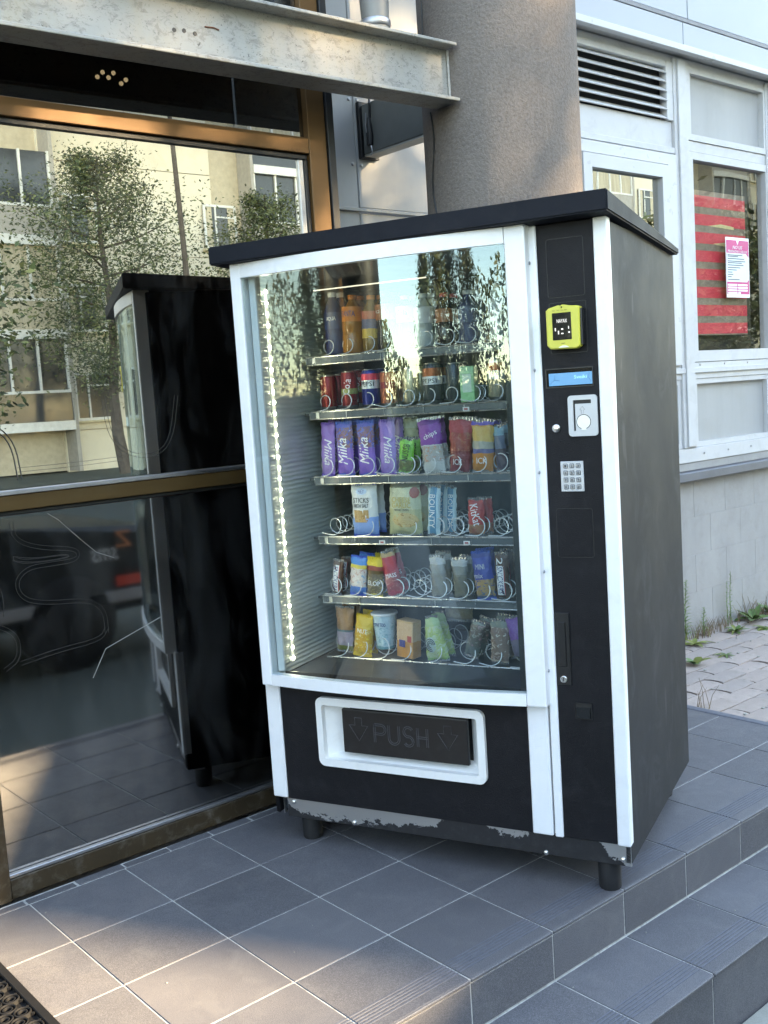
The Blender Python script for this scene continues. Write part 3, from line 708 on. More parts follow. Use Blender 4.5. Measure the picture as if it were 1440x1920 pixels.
# kick plate with peeled paint, brackets, rivets, feet
b = NB('peeled_kick_plate')
sx = b.add('ShaderNodeSeparateXYZ'); b.link(b.tc.outputs['Object'], sx.inputs[0])
n1 = b.noise(16, 9, .75, stretch=(1, 1, 1.3), dist=.5); n0 = b.noise(2.1, 2, .5, stretch=(1, 0, 0))
lv = b.ramp(b.math('DIVIDE', sx.outputs['X'], 1.14), [(.04, (.48,) * 3), (.08, (.80,) * 3), (.36, (.74,) * 3), (.48, (.66,) * 3), (.53, (.30,) * 3), (.60, (.28,) * 3), (.65, (.56,) * 3), (.74, (.52,) * 3), (.78, (.20,) * 3), (.91, (.22,) * 3), (.95, (.75,) * 3), (.99, (1., 1., 1.))])
h_ = b.math('ADD', b.math('MULTIPLY', b.math('SUBTRACT', sx.outputs['Z'], .148), 16.0), b.math('ADD', b.math('MULTIPLY', b.math('SUBTRACT', n1, .5), 2.4), b.math('MULTIPLY', b.math('SUBTRACT', lv, .45), 2.2)))
pk = b.ramp(h_, [(.0, (0, 0, 0)), (.03, (1, 1, 1))])
c = b.mix(pk, b.ramp(b.noise(40, 6, .8), [(.5, (.012, .012, .014)), (.72, (.03, .03, .032)), (.76, (.3, .3, .3))]), (.46, .45, .44))
b.bsdf(c, b.ramp(pk, [(0, (.5,) * 3), (1, (.34,) * 3)]), b.math('MULTIPLY', pk, .8), b.bump(pk, .6, .002), .5); KICK = b.m
kp = MB(); kp.box(.045, W - .001, .006, .012, .088, .1495, .001); kp = kp.build('kick_plate', KICK, VM)
for x, z in ((.285, .098), (.90, .094), (1.118, .106), (.07, .138)):
    m = MB(); m.lathe([(.0075, .0055), (.0068, .002), (.004, .0)], 12, (x, z), 'y'); m.build('rivet', STEEL, kp, smooth=True)
hb = MB(); hb.box(.004, .044, .02, .10, .141, .1445); hb.box(.014, .017, .03, .07, .085, .141); hb.box(.036, .0385, .02, .09, .092, .141); hb = hb.build('hinge_bracket', ZINC, VM)
m = MB(); m.box(.0175, .0355, .05, .054, .088, .140); m.build('bracket_plate', KICK, hb)
m = MB(); m.lathe([(.006, .046), (.0055, .041)], 10, (.028, .096), 'y'); m.build('bolt', STEEL, hb)
for x, y in ((1.066, .052), (.090, .072), (1.066, .74), (.09, .74)):
    m = MB(); m.lathe([(.029, 0), (.031, .004), (.032, .06), (.033, .097)], 20, (x, y)); m.build('foot', RUBBER, VM, smooth=True)
# control column details
def panel_outline(x0, x1, z0, z1):
    m = MB(); m.ring(rrect(x0, x1, z0, z1, .006, 3), rrect(x0 + .0016, x1 - .0016, z0 + .0016, z1 - .0016, .005, 3), -.0012, -.0001); m.build('cover_seam', DARKALU, VM)
    vbar('cover_plate', x0 + .0022, x1 - .0022, -.0010, .001, z0 + .0022, z1 - .0022, BLACK, bev=.0006)
panel_outline(.980, 1.079, 1.618, 1.768); panel_outline(.975, 1.075, .936, 1.068); panel_outline(.981, 1.081, 1.474, 1.606)
YEL2 = pm('yellow_reader_plastic', (.60, .56, .075), .34, var=.04, scale=9); SCR = pm('glossy_black_screen', (.012, .012, .013), .06, var=.1)
rd = MB()
po = [(.983, 1.496), (.992, 1.486), (1.06, 1.484), (1.070, 1.490), (1.072, 1.589), (1.064, 1.592), (1.035, 1.593), (1.027, 1.597), (1.018, 1.593), (.990, 1.590), (.983, 1.584)]
rd.prism(po, -.036, -.006, 'y', .003); rd = rd.build('card_reader', YEL2, VM)
m = MB(); m.box(.990, 1.074, -.0058, .0, 1.492, 1.586, .002); m.box(1.0725, 1.0765, -.030, -.0059, 1.494, 1.585); m.build('reader_back', BLACKP, rd)
m = MB(); m.box(1.0, 1.050, -.0376, -.0355, 1.508, 1.577, .001); sc = m.build('screen', SCR, rd)
LITE = emit('screen_lettering', (.9, .92, .95), .07); PINK = pm('reader_print', (.10, .10, .03), .6)
text('NAYAX', 1.026, -.0382, 1.556, .027, .009, LITE, sc)
for x, z, ww, hh in ((1.008, 1.535, .003, .008), (1.016, 1.527, .003, .009), (1.026, 1.535, .005, .004), (1.026, 1.524, .006, .003), (1.043, 1.538, .002, .007), (1.044, 1.526, .004, .004)):
    m = MB(); m.box(x - ww / 2, x + ww / 2, -.0381, -.0377, z - hh / 2, z + hh / 2); m.build('screen_icon', LITE, sc)
for x in (1.005, 1.017, 1.027, 1.037): text('PAY', x, -.0365, 1.583, .007, .0024, PINK, rd)
text('nayax', 1.027, -.0365, 1.499, .010, .003, PINK, rd)
m = MB(); m.lathe([(.0022, -.0368), (.0022, -.0361)], 10, (1.026, 1.5905), 'y'); m.build('indicator', SCR, rd)
m = MB(); m.prism(arc(1.028, 1.474, .020, 45, 135, 8), -.0375, -.0362); m.build('card_slot_lip', pm('pale_slot', (.8, .8, .62), .3), rd)
lf = MB(); lf.ring(rect(.964, 1.092, 1.386, 1.437), rect(.967, 1.089, 1.389, 1.434), -.0025, .001); lf = lf.build('display_frame', BLACKP, VM)
m = MB(); m.box(.967, 1.089, -.0012, .0, 1.389, 1.434); m.build('display_window', SCR, lf)
m = MB(); m.box(.973, 1.089, -.0020, -.0013, 1.392, 1.424); dsp = m.build('display', emit('blue_display', (.10, .36, .70), .055), lf)
CY = emit('cyan_lettering', (.35, .9, 1.0), .07)
text('Sveiki', 1.058, -.0026, 1.412, .034, .009, CY, dsp)
CRKD = pm('display_crack', (.03, .10, .22), .5)
for pts in ([(.975, 1.396), (.988, 1.407), (.990, 1.42)], [(.988, 1.407), (1.002, 1.404)], [(1.082, 1.421), (1.078, 1.41), (1.086, 1.398)], [(1.07, 1.407), (1.078, 1.41)]):
    m = MB(); m.tube([(x, -.0023, z) for x, z in pts], .0005, 4); m.build('crack', CRKD, dsp)
cs = MB(); cs.ring(rrect(1.022, 1.100, 1.258, 1.364, .009, 4), rrect(1.036, 1.084, 1.272, 1.352, .001, 4), -.006, .0); cs = cs.build('coin_slot', SILV, VM, smooth=True)
m = MB(); m.box(1.036, 1.084, -.0008, .0, 1.272, 1.352); m.build('slot_recess', DARKALU, cs)
m = MB(); m.prism([(1.041, 1.272), (1.084, 1.272), (1.084, 1.342), (1.041, 1.342)], -.0048, -.001); m.build('slot_plate', SILV, cs)
m = MB(); m.lathe([(.0195, -.0052), (.0195, -.0049)], 24, (1.0625, 1.295), 'y'); m.build('return_ring', DARKALU, cs)
m = MB(); m.lathe([(.0178, -.0060), (.0178, -.0053)], 24, (1.0625, 1.295), 'y'); m.box(1.056, 1.069, -.0058, -.0053, 1.274, 1.280); m.build('return_lever', pm('bright_lever', (.85, .84, .80), .3, .2), cs)
m = MB(); m.tube([(1.060 + a, -.0052, 1.326 + b_) for a, b_ in ((-.003, -.010), (-.003, 0), (-.007, 0), (0, .009), (.007, 0), (.003, 0), (.003, -.010))], .0007, 4); m.build('slot_arrow', ZINC, cs)
m = MB(); m.lathe([(.011, -.0001), (.0105, -.005), (.007, -.008), (.004, -.0085)], 16, (.987, 1.281), 'y'); m.build('push_button', STEEL, VM, smooth=True)
kpd = vbar('keypad', .994, 1.056, -.004, .0, 1.113, 1.193, SILV, bev=.001)
KEY = pm('key_metal', (.38, .39, .41), .3, .6, var=.1); KI = pm('key_print', (.03, .03, .035), .6)
for r in range(4):
    for q in range(3):
        x, z = 1.008 + q * .0172, 1.181 - r * .0185
        m = MB(); m.ring(rrect(x - .0062, x + .0062, z - .0062, z + .0062, .0025, 3), rrect(x - .0054, x + .0054, z - .0054, z + .0054, .002, 3), -.0047, -.0041); m.build('key_gap', DARKALU, kpd)
        m = MB(); m.box(x - .0052, x + .0052, -.0064, -.0042, z - .0052, z + .0052, .0008); k_ = m.build('key', KEY, kpd)
        text('123456789*0#'[r * 3 + q], x, -.0067, z, .0042, .0064, KI, k_)
hp = MB(); hp.box(.957, .999, -.003, .0, .585, .786, .002); hp = hp.build('handle_plate', BLACKP, VM)
m = MB(); m.ring(rrect(.963, .991, .632, .766, .003, 2), rrect(.9655, .9885, .636, .762, .002, 2), -.0034, -.0029); m.build('handle_gap', DARKALU, hp)
m = MB(); m.box(.966, .988, -.0065, -.0031, .637, .761, .002); m.build('handle', BLACKP, hp)
m = MB(); m.lathe([(.0095, -.0031), (.0095, -.006), (.008, -.0072)], 18, (.977, .602), 'y'); lk = m.build('lock', STEEL, hp, smooth=True)
m = MB(); m.box(.9758, .9782, -.0077, -.0073, .597, .607); m.build('keyhole', DARKALU, lk)
m = MB(); m.ring(rrect(1.003, 1.051, .492, .538, .003, 2), rrect(1.0055, 1.0485, .4945, .5355, .002, 2), -.003, .0); rc = m.build('coin_return', BLACKP, VM)
m = MB(); m.box(1.0055, 1.0485, -.0008, -.0001, .4945, .5355); m.build('return_hole', DARKALU, rc)
m = MB(); m.prism([(-.008, .497), (-.0015, .497), (-.0015, .526), (-.004, .526)], 1.008, 1.046, 'x'); m.build('return_flap', SCR, rc)

# ------------------------------------------------------------------ goods on the shelves
def wrapm(name, stops, picture=None, rough=.28, metal=0., pscale=9., interp='CONSTANT', clear=0., horiz=False):
    """printed film: colour bands along the pack, a blotchy printed picture, crinkled shine"""
    b = NB(name); sp = b.add('ShaderNodeSeparateXYZ'); b.link(b.tc.outputs['Generated'], sp.inputs[0])
    f = b.math('ADD', sp.outputs['X' if horiz else 'Z'], b.math('MULTIPLY', b.math('SUBTRACT', b.noise(30, 3), .5), .10))
    c = b.ramp(f, stops, interp)
    if picture:
        lo, hi, pc = picture
        pn = b.noise(pscale * 8, 5, .65, dist=.8)
        pic = b.ramp(pn, [(i / max(1, len(pc)) * .5 + .25, cc) for i, cc in enumerate(pc)], 'CONSTANT' if len(pc) > 2 else 'LINEAR')
        inside = b.math('MULTIPLY', b.math('GREATER_THAN', f, lo), b.math('LESS_THAN', f, hi))
        c = b.mix(b.math('MULTIPLY', inside, .85), c, pic)
    p = b.bsdf(c, rough, metal, b.bump(b.noise(70, 4, .65, dist=.6), .8, .005), .6)
    if clear: p.inputs['Alpha'].default_value = 1 - clear
    return b.m
SEALM = {}
def place(o, x, z, y=.262, tilt=0., lean=0., yaw=0.):
    o.location = VMAT @ Vector((x, y, z)); o.rotation_euler = Euler((lean, tilt, VR + yaw)); return o
def bag_y(w, h, t):
    def f(x, z):
        u, v = 2 * x / w, 2 * z / h
        return -t / 2 * max(0, 1 - abs(u) ** 2.2) ** .6 * max(0, 1 - abs(v) ** 3.0) ** .7
    return f
def bag(name, x, z0, w, h, t, mt, label, cat, seal=None, taper=0., texts=(), tilt=0., lean=0., yaw=0., patches=(), y=.275, seed=0):
    rnd = random.Random(seed or hash(label) % 9999 if False else len(label) * 7 + int(x * 1000))
    f = bag_y(w, h, t); m = MB(); NX, NZ = 10, 16
    def pt(i, j, sgn):
        X = w * (i / NX - .5); Z = h * (j / NZ - .5); e = f(X, Z)
        k = 1 - taper * (j / NZ) ** 2
        wob = .0034 * sin(9 * j / NZ + x * 60 + i * .9) * (1 if 0 < i < NX else .6)
        if i in (0, NX): X += .0016 * sin(j * 1.9 + x * 40)
        return Vector((X * k, sgn * e * -1 + wob * .6, Z + h / 2))
    F = [[m.bm.verts.new(pt(i, j, -1)) for i in range(NX + 1)] for j in range(NZ + 1)]
    Bk = [[m.bm.verts.new(pt(i, j, 1) + Vector((0, .0006, 0))) for i in range(NX + 1)] for j in range(NZ + 1)]
    for j in range(NZ):
        for i in range(NX):
            m._f([F[j][i], F[j][i + 1], F[j + 1][i + 1], F[j + 1][i]]); m._f([Bk[j][i], Bk[j + 1][i], Bk[j + 1][i + 1], Bk[j][i + 1]])
    for j in range(NZ):
        m._f([F[j][0], F[j + 1][0], Bk[j + 1][0], Bk[j][0]]); m._f([F[j][NX], Bk[j][NX], Bk[j + 1][NX], F[j + 1][NX]])
    for i in range(NX):
        m._f([F[0][i], Bk[0][i], Bk[0][i + 1], F[0][i + 1]]); m._f([F[NZ][i], F[NZ][i + 1], Bk[NZ][i + 1], Bk[NZ][i]])
    o = m.build(name, mt, smooth=True); tag(o, label, cat, 'snacks on the vending machine shelves'); place(o, x, z0, y, tilt, lean, yaw)
    if seal:
        for zz, k in ((0, 1), (h, 1 - taper)):
            s = MB(); n = max(6, int(w / .004)); L = w * k
            A = []
            for q in range(n + 1):
                X = -L / 2 + L * q / n; d = .0012 * (1 if q % 2 else -1); e = .006 + .0012 * (1 if q % 2 else -1)
                sg = -1 if zz == 0 else 1
                A.append([s.bm.verts.new((X, d - .0006, zz - sg * .004)), s.bm.verts.new((X, d - .0006, zz + sg * e)), s.bm.verts.new((X, d + .0006, zz + sg * e)), s.bm.verts.new((X, d + .0006, zz - sg * .004))])
            for a, b_ in zip(A, A[1:]):
                for q in range(4): s._f([a[q], a[(q + 1) % 4], b_[(q + 1) % 4], b_[q]])
            s.build('crimped_seal', seal, o)
    def surf(X, Z): return -f(X, Z - h / 2) if False else f(X, Z - h / 2)
    for tx in texts:
        s_, cx, cz, tw, th, tm_ = tx[:6]; rot = tx[6] if len(tx) > 6 else 0.
        me = text_mesh(s_, tw, th, tm_, rot=rot, warp=lambda a, b_: surf(a + cx, b_ + cz) - .0022, shear=tx[7] if len(tx) > 7 else 0.)
        obj('lettering', me, o, (cx, 0, cz))
    for pts, pm_, nm in patches:
        s = MB(); cx = sum(p[0] for p in pts) / len(pts); cz = sum(p[1] for p in pts) / len(pts)
        ctr = s.bm.verts.new((cx, surf(cx, cz) - .0022, cz)); N2 = []
        for a, b_ in zip(pts, pts[1:] + pts[:1]):
            for q in range(4): N2.append((a[0] + (b_[0] - a[0]) * q / 4, a[1] + (b_[1] - a[1]) * q / 4))
        mid = [s.bm.verts.new(((p[0] + cx) / 2, surf((p[0] + cx) / 2, (p[1] + cz) / 2) - .0020, (p[1] + cz) / 2)) for p in N2]
        rim = [s.bm.verts.new((p[0], surf(p[0], p[1]) - .0016, p[1])) for p in N2]
        for q in range(len(N2)):
            k = (q + 1) % len(N2); s._f([ctr, mid[q], mid[k]]); s._f([mid[q], rim[q], rim[k], mid[k]])
        s.build(nm, pm_, o, smooth=True)
    return o
def oval(cx, cz, a, b_, n=10): return [(cx + a * cos(2 * pi * k / n), cz + b_ * sin(2 * pi * k / n)) for k in range(n)]
def solid(name, col, rough=.35, metal=0.): return pm(name, col, rough, metal, var=.1, scale=30)
def bottle(x, z0, r, h, liquid, capm, labm, label, lz=(.42, .68), texts=(), tilt=0., name='drink_bottle'):
    m = MB(); m.lathe([(r * .75, 0), (r * .96, .006), (r, .02), (r, h * .30), (r * .93, h * .36), (r, h * .42), (r, h * .66), (r * .86, h * .75), (r * .5, h * .87), (r * .40, h * .90), (r * .40, h * .93)], 20)
    o = m.build(name, liquid, smooth=True); tag(o, label, 'bottle', 'bottles on the top shelf'); place(o, x, z0, .300, tilt)
    m = MB(); m.lathe([(r * .44, h * .925), (r * .46, h * .93), (r * .46, h * .985), (r * .42, h)], 16); m.build('cap', capm, o, smooth=True)
    m = MB(); m.lathe([(r * 1.012, h * lz[0]), (r * 1.015, h * (lz[0] + .005)), (r * 1.015, h * (lz[1] - .005)), (r * 1.012, h * lz[1])], 24, cap=False); m.build('label_band', labm, o, smooth=True)
    for s_, cx, cz, tw, th, tm_ in texts:
        me = text_mesh(s_, tw, th, tm_, warp=lambda a, b_: -sqrt(max(1e-6, (r * 1.03) ** 2 - min(abs(a + cx), r) ** 2))); obj('lettering', me, o, (cx, 0, cz))
    return o
def can(x, z0, r, h, mt, label, texts=(), bands=(), name='drink_can'):
    m = MB(); m.lathe([(r * .72, 0), (r * .80, .002), (r, .012), (r, h - .014), (r * .84, h - .003)], 24)
    o = m.build(name, mt, smooth=True); tag(o, label, 'can', 'cans on the second shelf'); place(o, x, z0, .298)
    m = MB(); m.lathe([(r * .80, h - .0035), (r * .845, h - .001), (r * .845, h), (r * .78, h - .001), (r * .74, h - .004)], 24); m.build('can_lid', STEEL, o, smooth=True)
    m = MB(); m.lathe([(r * .70, -.0003), (r * .80, .0015), (r * .92, .007), (r * .99, .0115)], 24, cap=False); m.build('can_base', STEEL, o, smooth=True)
    for a, b_, bm__ in bands:
        m = MB(); m.lathe([(r * 1.006, h * a), (r * 1.006, h * b_)], 24, cap=False); m.build('colour_band', bm__, o, smooth=True)
    for s_, cx, cz, tw, th, tm_, rot in texts:
        me = text_mesh(s_, tw, th, tm_, rot=rot, warp=lambda a, b_: -sqrt(max(1e-6, (r * 1.03) ** 2 - min(abs(a + cx), r * .98) ** 2))); obj('lettering', me, o, (cx, 0, cz))
    return o
LW = solid('lettering_white', (.85, .85, .85)); LB = solid('lettering_navy', (.03, .05, .22)); LK = solid('lettering_black', (.03, .03, .03)); LY = solid('lettering_gold', (.55, .40, .08)); LR = solid('lettering_red', (.6, .04, .05))
BLUE = solid('blue_drink', (.012, .03, .11)); ORG = solid('orange_drink', (.34, .13, .02), .12); COLA = solid('cola_drink', (.025, .012, .008), .1); TEA = solid('amber_drink', (.20, .11, .02), .12)
ORL = solid('orange_label', (.70, .20, .025)); GRC = solid('green_cap', (.10, .35, .05)); BRL = solid('brown_orange_label', (.42, .13, .04)); WLR = wrapm('white_red_label', [(0, (.6, .08, .06)), (.3, (.75, .75, .72))]); MLT = wrapm('mixed_label', [(0, (.6, .38, .05)), (.35, (.08, .1, .2)), (.7, (.55, .12, .05))]); CLEARB = solid('pale_drink', (.42, .45, .45), .1); DKB = solid('dark_blue_label', (.03, .06, .16)); PLB = solid('pale_label', (.6, .62, .66))
Z1 = 1.533
bottle(.168, Z1, .031, .20, BLUE, LW, DKB, 'dark blue water bottle, first on the top shelf', texts=[('AQUA', .006, .115, .03, .014, LW)])
bottle(.232, Z1, .034, .185, ORG, ORL, ORL, 'orange soda bottle with a bright orange label and navy lettering', (.55, .80), [('FANTA', 0, .126, .046, .018, LB)], .05)
bottle(.300, Z1, .030, .178, TEA, ORL, MLT, 'amber bottle with a many coloured label beside the orange soda', (.25, .72), tilt=.04)
bottle(.358, Z1, .034, .185, COLA, GRC, BRL, 'dark bottle with a green cap and brown orange label', (.52, .78), [('ICE TEA', 0, .122, .044, .010, LW)])
bottle(.424, Z1, .030, .165, COLA, LW, WLR, 'dark cola bottle with a white and red label', (.50, .80), [('Cola', 0, .112, .036, .016, LK)])
bottle(.486, Z1, .030, .165, CLEARB, LW, PLB, 'clear bottle with a pale label on the top shelf', (.45, .75))
bottle(.556, Z1, .029, .16, COLA, LR, BRL, 'dark bottle with a red cap on the top shelf', (.45, .7))
bottle(.634, Z1, .031, .16, BLUE, LW, DKB, 'blue bottle with a white cap, deep in the reflected trees', (.4, .7))
bottle(.730, Z1, .031, .17, CLEARB, LW, PLB, 'clear bottle standing last on the top shelf', (.45, .75))
Z2 = 1.359; CR = solid('red_can_paint', (.24, .012, .014), .3, .4); CB = solid('blue_can_paint', (.02, .035, .20), .3, .4); CO_ = solid('orange_can_paint', (.40, .10, .03), .3, .4); CG = solid('gold_can_paint', (.45, .40, .28), .3, .5); CW = solid('white_can_paint', (.7, .7, .7), .3, .3); CK = solid('dark_can_paint', (.04, .05, .06), .3, .4); GRN = solid('green_paint', (.18, .50, .16), .35); CRED2 = solid('bright_red_paint', (.72, .06, .10), .3, .2); BRN = solid('print_green_brown', (.25, .27, .08))
can(.133, Z2, .027, .112, CR, 'plain dark red drink can, first on the second shelf')
can(.210, Z2, .027, .120, CR, 'red drink can with a pale green upright stripe', texts=[('Cola', .004, .072, .05, .022, LW, 1.4)], bands=[(.40, .55, BRN)])
can(.288, Z2, .030, .122, CB, 'blue drink can with red top and white middle', texts=[('PEPSI', 0, .076, .044, .015, LK, 0)], bands=[(.50, .72, CW), (.72, .885, CRED2)])
can(.352, Z2, .028, .112, CO_, 'orange red drink can beside the blue one', bands=[(.52, .7, CR)])
can(.428, Z2, .026, .118, CG, 'pale gold drink can on the second shelf')
can(.504, Z2, .031, .126, CK, 'dark drink can with a white band and red top', texts=[('PEPSI', 0, .072, .046, .014, LK, 0)], bands=[(.48, .68, CW), (.68, .88, CO_)])
can(.578, Z2, .026, .122, CK, 'plain black drink can on the second shelf')
m = MB(); m.box(-.023, .023, -.018, .018, 0, .108, .002); gb = tag(place(m.build('drink_carton', wrapm('green_carton', [(0, (.30, .65, .30)), (.55, (.06, .30, .08)), (.8, (.4, .7, .4))], (.3, .8, [(.06, .3, .08), (.5, .8, .45)]))), .632, Z2, .28), 'light green drink carton on the second shelf', 'carton')
m = MB(); m.box(-.014, .014, -.0188, -.0181, .03, .085); m.build('print', solid('carton_pale_print', (.6, .75, .6)), gb)
can(.716, Z2, .030, .128, CG, 'gold drink can with red top, last on the second shelf', texts=[('PEPSI', 0, .082, .044, .014, LK, 0)], bands=[(.5, .7, CW), (.7, .88, CO_)])
Z3 = 1.150; SV = solid('seal_silver', (.5, .5, .52), .25, .8); SP = solid('seal_purple', (.16, .08, .42), .3); SBL = solid('seal_blue', (.05, .12, .5), .3)
MIL = wrapm('purple_choc_wrap', [(0, (.22, .11, .50)), (.55, (.17, .07, .42)), (.8, (.10, .12, .50))], (.52, .92, [(.17, .07, .42), (.25, .12, .07), (.10, .14, .5), (.6, .55, .6)]))
MIL2 = wrapm('lilac_choc_wrap', [(0, (.34, .21, .58)), (.6, (.26, .14, .50))], (.05, .3, [(.2, .1, .3), (.34, .21, .58)]))
for k, (x, w_, mt, lb) in enumerate(((.122, .050, MIL2, 'narrow lilac chocolate bar at the left end of the third shelf'), (.190, .060, MIL, 'purple and blue chocolate bar, second on the third shelf'),
        (.268, .060, MIL, 'purple and blue chocolate bar, third on the third shelf'), (.343, .055, MIL2, 'lilac chocolate bar beside the green bar on the third shelf'))):
    bag('chocolate_bar', x, Z3, w_, .165, .016, mt, lb, 'chocolate bar', SP if k in (0, 3) else SBL, texts=[('Milka', -.006 if k in (1, 2) else .004, .075, .085, .034 if k in (1, 2) else .026, LW, pi / 2 if k in (1, 2) else -pi / 2, .3)], tilt=(.06, 0, 0, .02)[k], y=.278)
bag('snack_bar', .404, Z3, .050, .105, .014, wrapm('green_bar_wrap', [(0, (.16, .50, .06)), (.8, (.22, .6, .10))], (.05, .4, [(.16, .5, .06), (.12, .06, .03)])), 'bright green snack bar on the third shelf', 'snack bar', SV, texts=[('NUSSBEISSER'[:5], .0, .065, .055, .022, LK, 1.45)], tilt=.10)
bag('biscuit_pack', .404, 1.255, .05, .066, .018, wrapm('cream_pack_wrap', [(0, (.55, .50, .30)), (.5, (.62, .60, .42))]), 'cream biscuit pack standing behind the bright green bar', 'biscuits', SV, y=.33)
bag('crisp_pack', .505, Z3, .070, .165, .024, wrapm('purple_white_wrap', [(0, (.55, .55, .54)), (.52, (.25, .05, .35)), (.9, (.16, .03, .25))], (.2, .5, [(.6, .6, .6), (.4, .38, .36), (.6, .2, .1)])), 'purple topped pack with a pale bottom on the third shelf', 'snack pack', SV, texts=[('chips', .004, .115, .046, .02, LW, .35)], tilt=-.08, taper=-.12)
bag('crisp_pack', .588, Z3, .066, .160, .022, wrapm('dark_red_wrap', [(0, (.22, .02, .03)), (.4, (.30, .10, .04)), (.6, (.42, .05, .07))], (.4, .75, [(.5, .3, .15), (.35, .05, .05)])), 'dark red snack pack beside an orange one', 'snack pack', SV, texts=[('ICK', -.004, .03, .03, .018, LW)], tilt=.08, taper=-.2)
bag('crisp_pack', .664, Z3, .066, .150, .022, wrapm('orange_blue_wrap', [(0, (.62, .22, .03)), (.36, (.12, .12, .30)), (.45, (.45, .42, .35)), (.62, (.62, .26, .05)), (.92, (.12, .08, .45))], (.6, .9, [(.7, .3, .05), (.75, .5, .15)])), 'orange snack pack with a blue band on the third shelf', 'snack pack', SV, texts=[('ICK', .0, .032, .034, .018, LW)], tilt=.05, taper=-.1)
bag('snack_bar', .726, Z3, .034, .132, .014, wrapm('dark_bar_wrap', [(0, (.05, .03, .06)), (.5, (.12, .16, .25)), (.8, (.2, .4, .5))]), 'thin dark bar, last full one on the third shelf', 'snack bar', SV, tilt=-.05)
bag('snack_bar', .795, Z3, .045, .14, .014, wrapm('violet_bar_wrap', [(0, (.2, .06, .3)), (.5, (.3, .12, .4))]), 'violet bar half hidden by the white window frame', 'snack bar', SV)
Z4 = .955; PRZ = wrapm('pretzel_window', [(0, (.38, .20, .07)), (.5, (.45, .26, .10))], (.0, 1., [(.30, .15, .05), (.55, .35, .16), (.20, .10, .04)]), rough=.2, pscale=14)
bag('pretzel_bag', .250, Z4, .092, .162, .032, wrapm('white_blue_bag', [(0, (.22, .38, .75)), (.34, (.74, .74, .72))]), 'white and blue bag of pretzel sticks with a clear window', 'snack bag', SBL,
    texts=[('STICKS', -.006, .112, .058, .016, LK), ('WITH SALT', -.006, .094, .056, .013, LK), ('HEY', -.004, .140, .022, .012, LB)], patches=[([(-.034, .040), (.020, .040), (.020, .080), (-.034, .080)], PRZ, 'clear_window'), (oval(-.004, .140, .020, .011), solid('logo_pale_blue', (.55, .68, .85)), 'logo_oval')])
BRD = wrapm('bread_picture', [(0, (.50, .32, .10)), (.5, (.62, .45, .2))], (0., 1., [(.36, .20, .06), (.62, .45, .2), (.48, .30, .09)]), pscale=5)
bag('crisps_bag', .392, Z4, .115, .166, .040, wrapm('pale_olive_bag', [(0, (.50, .48, .26)), (.5, (.58, .56, .36)), (.9, (.20, .17, .08))]), 'pale olive bag of garlic bread crisps with a bread picture', 'snack bag', SV, texts=[('CHEESE', -.006, .112, .066, .016, LY), ('GARLIC', -.006, .095, .066, .016, LY), ('BREAD CRISPS', -.004, .080, .05, .006, LK)],
    patches=[(oval(.006, .048, .046, .024), BRD, 'bread_picture'), (oval(.038, .135, .016, .018), solid('maroon_spot', (.35, .06, .04)), 'red_spot')], taper=.12, tilt=.03)
BTY = wrapm('pale_blue_bar_wrap', [(0, (.50, .64, .68)), (.18, (.05, .26, .42)), (.70, (.50, .68, .74))], horiz=True)
bag('chocolate_bar', .488, Z4, .042, .150, .018, BTY, 'pale blue and white bar standing on the fourth shelf', 'chocolate bar', SV, texts=[('BOUNTY', -.004, .074, .105, .020, LW, -pi / 2), ('BOUNTY', -.0045, .0735, .107, .022, LB, -pi / 2)][:1], tilt=.08)
bag('chocolate_bar', .526, Z4, .034, .142, .016, BTY, 'second pale blue bar half hidden behind the first', 'chocolate bar', SV, texts=[('BOUNTY', .0, .07, .10, .016, LW, -pi / 2)], y=.325, tilt=.06)
KKW = wrapm('red_wafer_wrap', [(0, (.50, .03, .03)), (.8, (.42, .03, .03))], (.0, .3, [(.5, .03, .03), (.35, .18, .08)]))
kw = dict(texts=[('KitKat', 0, .062, .066, .026, LW, -1.35)])
bag('wafer_bar', .632, Z4, .052, .108, .016, KKW, 'red wafer bar alone on the right of the fourth shelf', 'wafer bar', SV, tilt=.03, **kw)
for k, (dx, dy) in enumerate(((.012, .045),)):
    bag('wafer_bar', .632 + dx, Z4, .05, .106, .014, KKW, ('red wafer bar just behind the front red one', 'third red wafer bar back in the row of four', 'rearmost red wafer bar of the row of four')[k], 'wafer bar', SV, y=.278 + dy)
Z5 = .758; SNK = wrapm('brown_bar_wrap', [(0, (.07, .03, .02)), (.5, (.09, .04, .025))])
def snick(x, w_, h, lb, tilt, y=.278, two=False):
    tx = [('SNICKERS', -.004, h * (.42 if two else .46), h * (.62 if two else .78), w_ * .40, LB, -pi / 2, .2)]
    if two: tx.append(('2', -.004, h * .84, .020, .020, LW, -pi / 2))
    z0, z1 = (h * .08, h * .74) if two else (h * .05, h * .88)
    bag('chocolate_bar', x, Z5, w_, h, .018, SNK, lb, 'chocolate bar', SV, texts=tx, tilt=tilt, y=y, patches=[([(-.004 - w_ * .26, z0), (-.004 + w_ * .26, z0), (-.004 + w_ * .26, z1), (-.004 - w_ * .26, z1)], LW, 'white_field'), ([(-.004 + w_ * .27, z0), (-.004 + w_ * .32, z0), (-.004 + w_ * .32, z1), (-.004 + w_ * .27, z1)], LR, 'red_edge')])
snick(.122, .040, .108, 'small brown bar with white and blue lettering at the left of the fifth shelf', .14)
snick(.708, .044, .138, 'long brown double bar with a big white numeral on the fifth shelf', -.01, two=True)
snick(.748, .040, .134, 'brown double bar half hidden behind the long one', 0, .325, True)
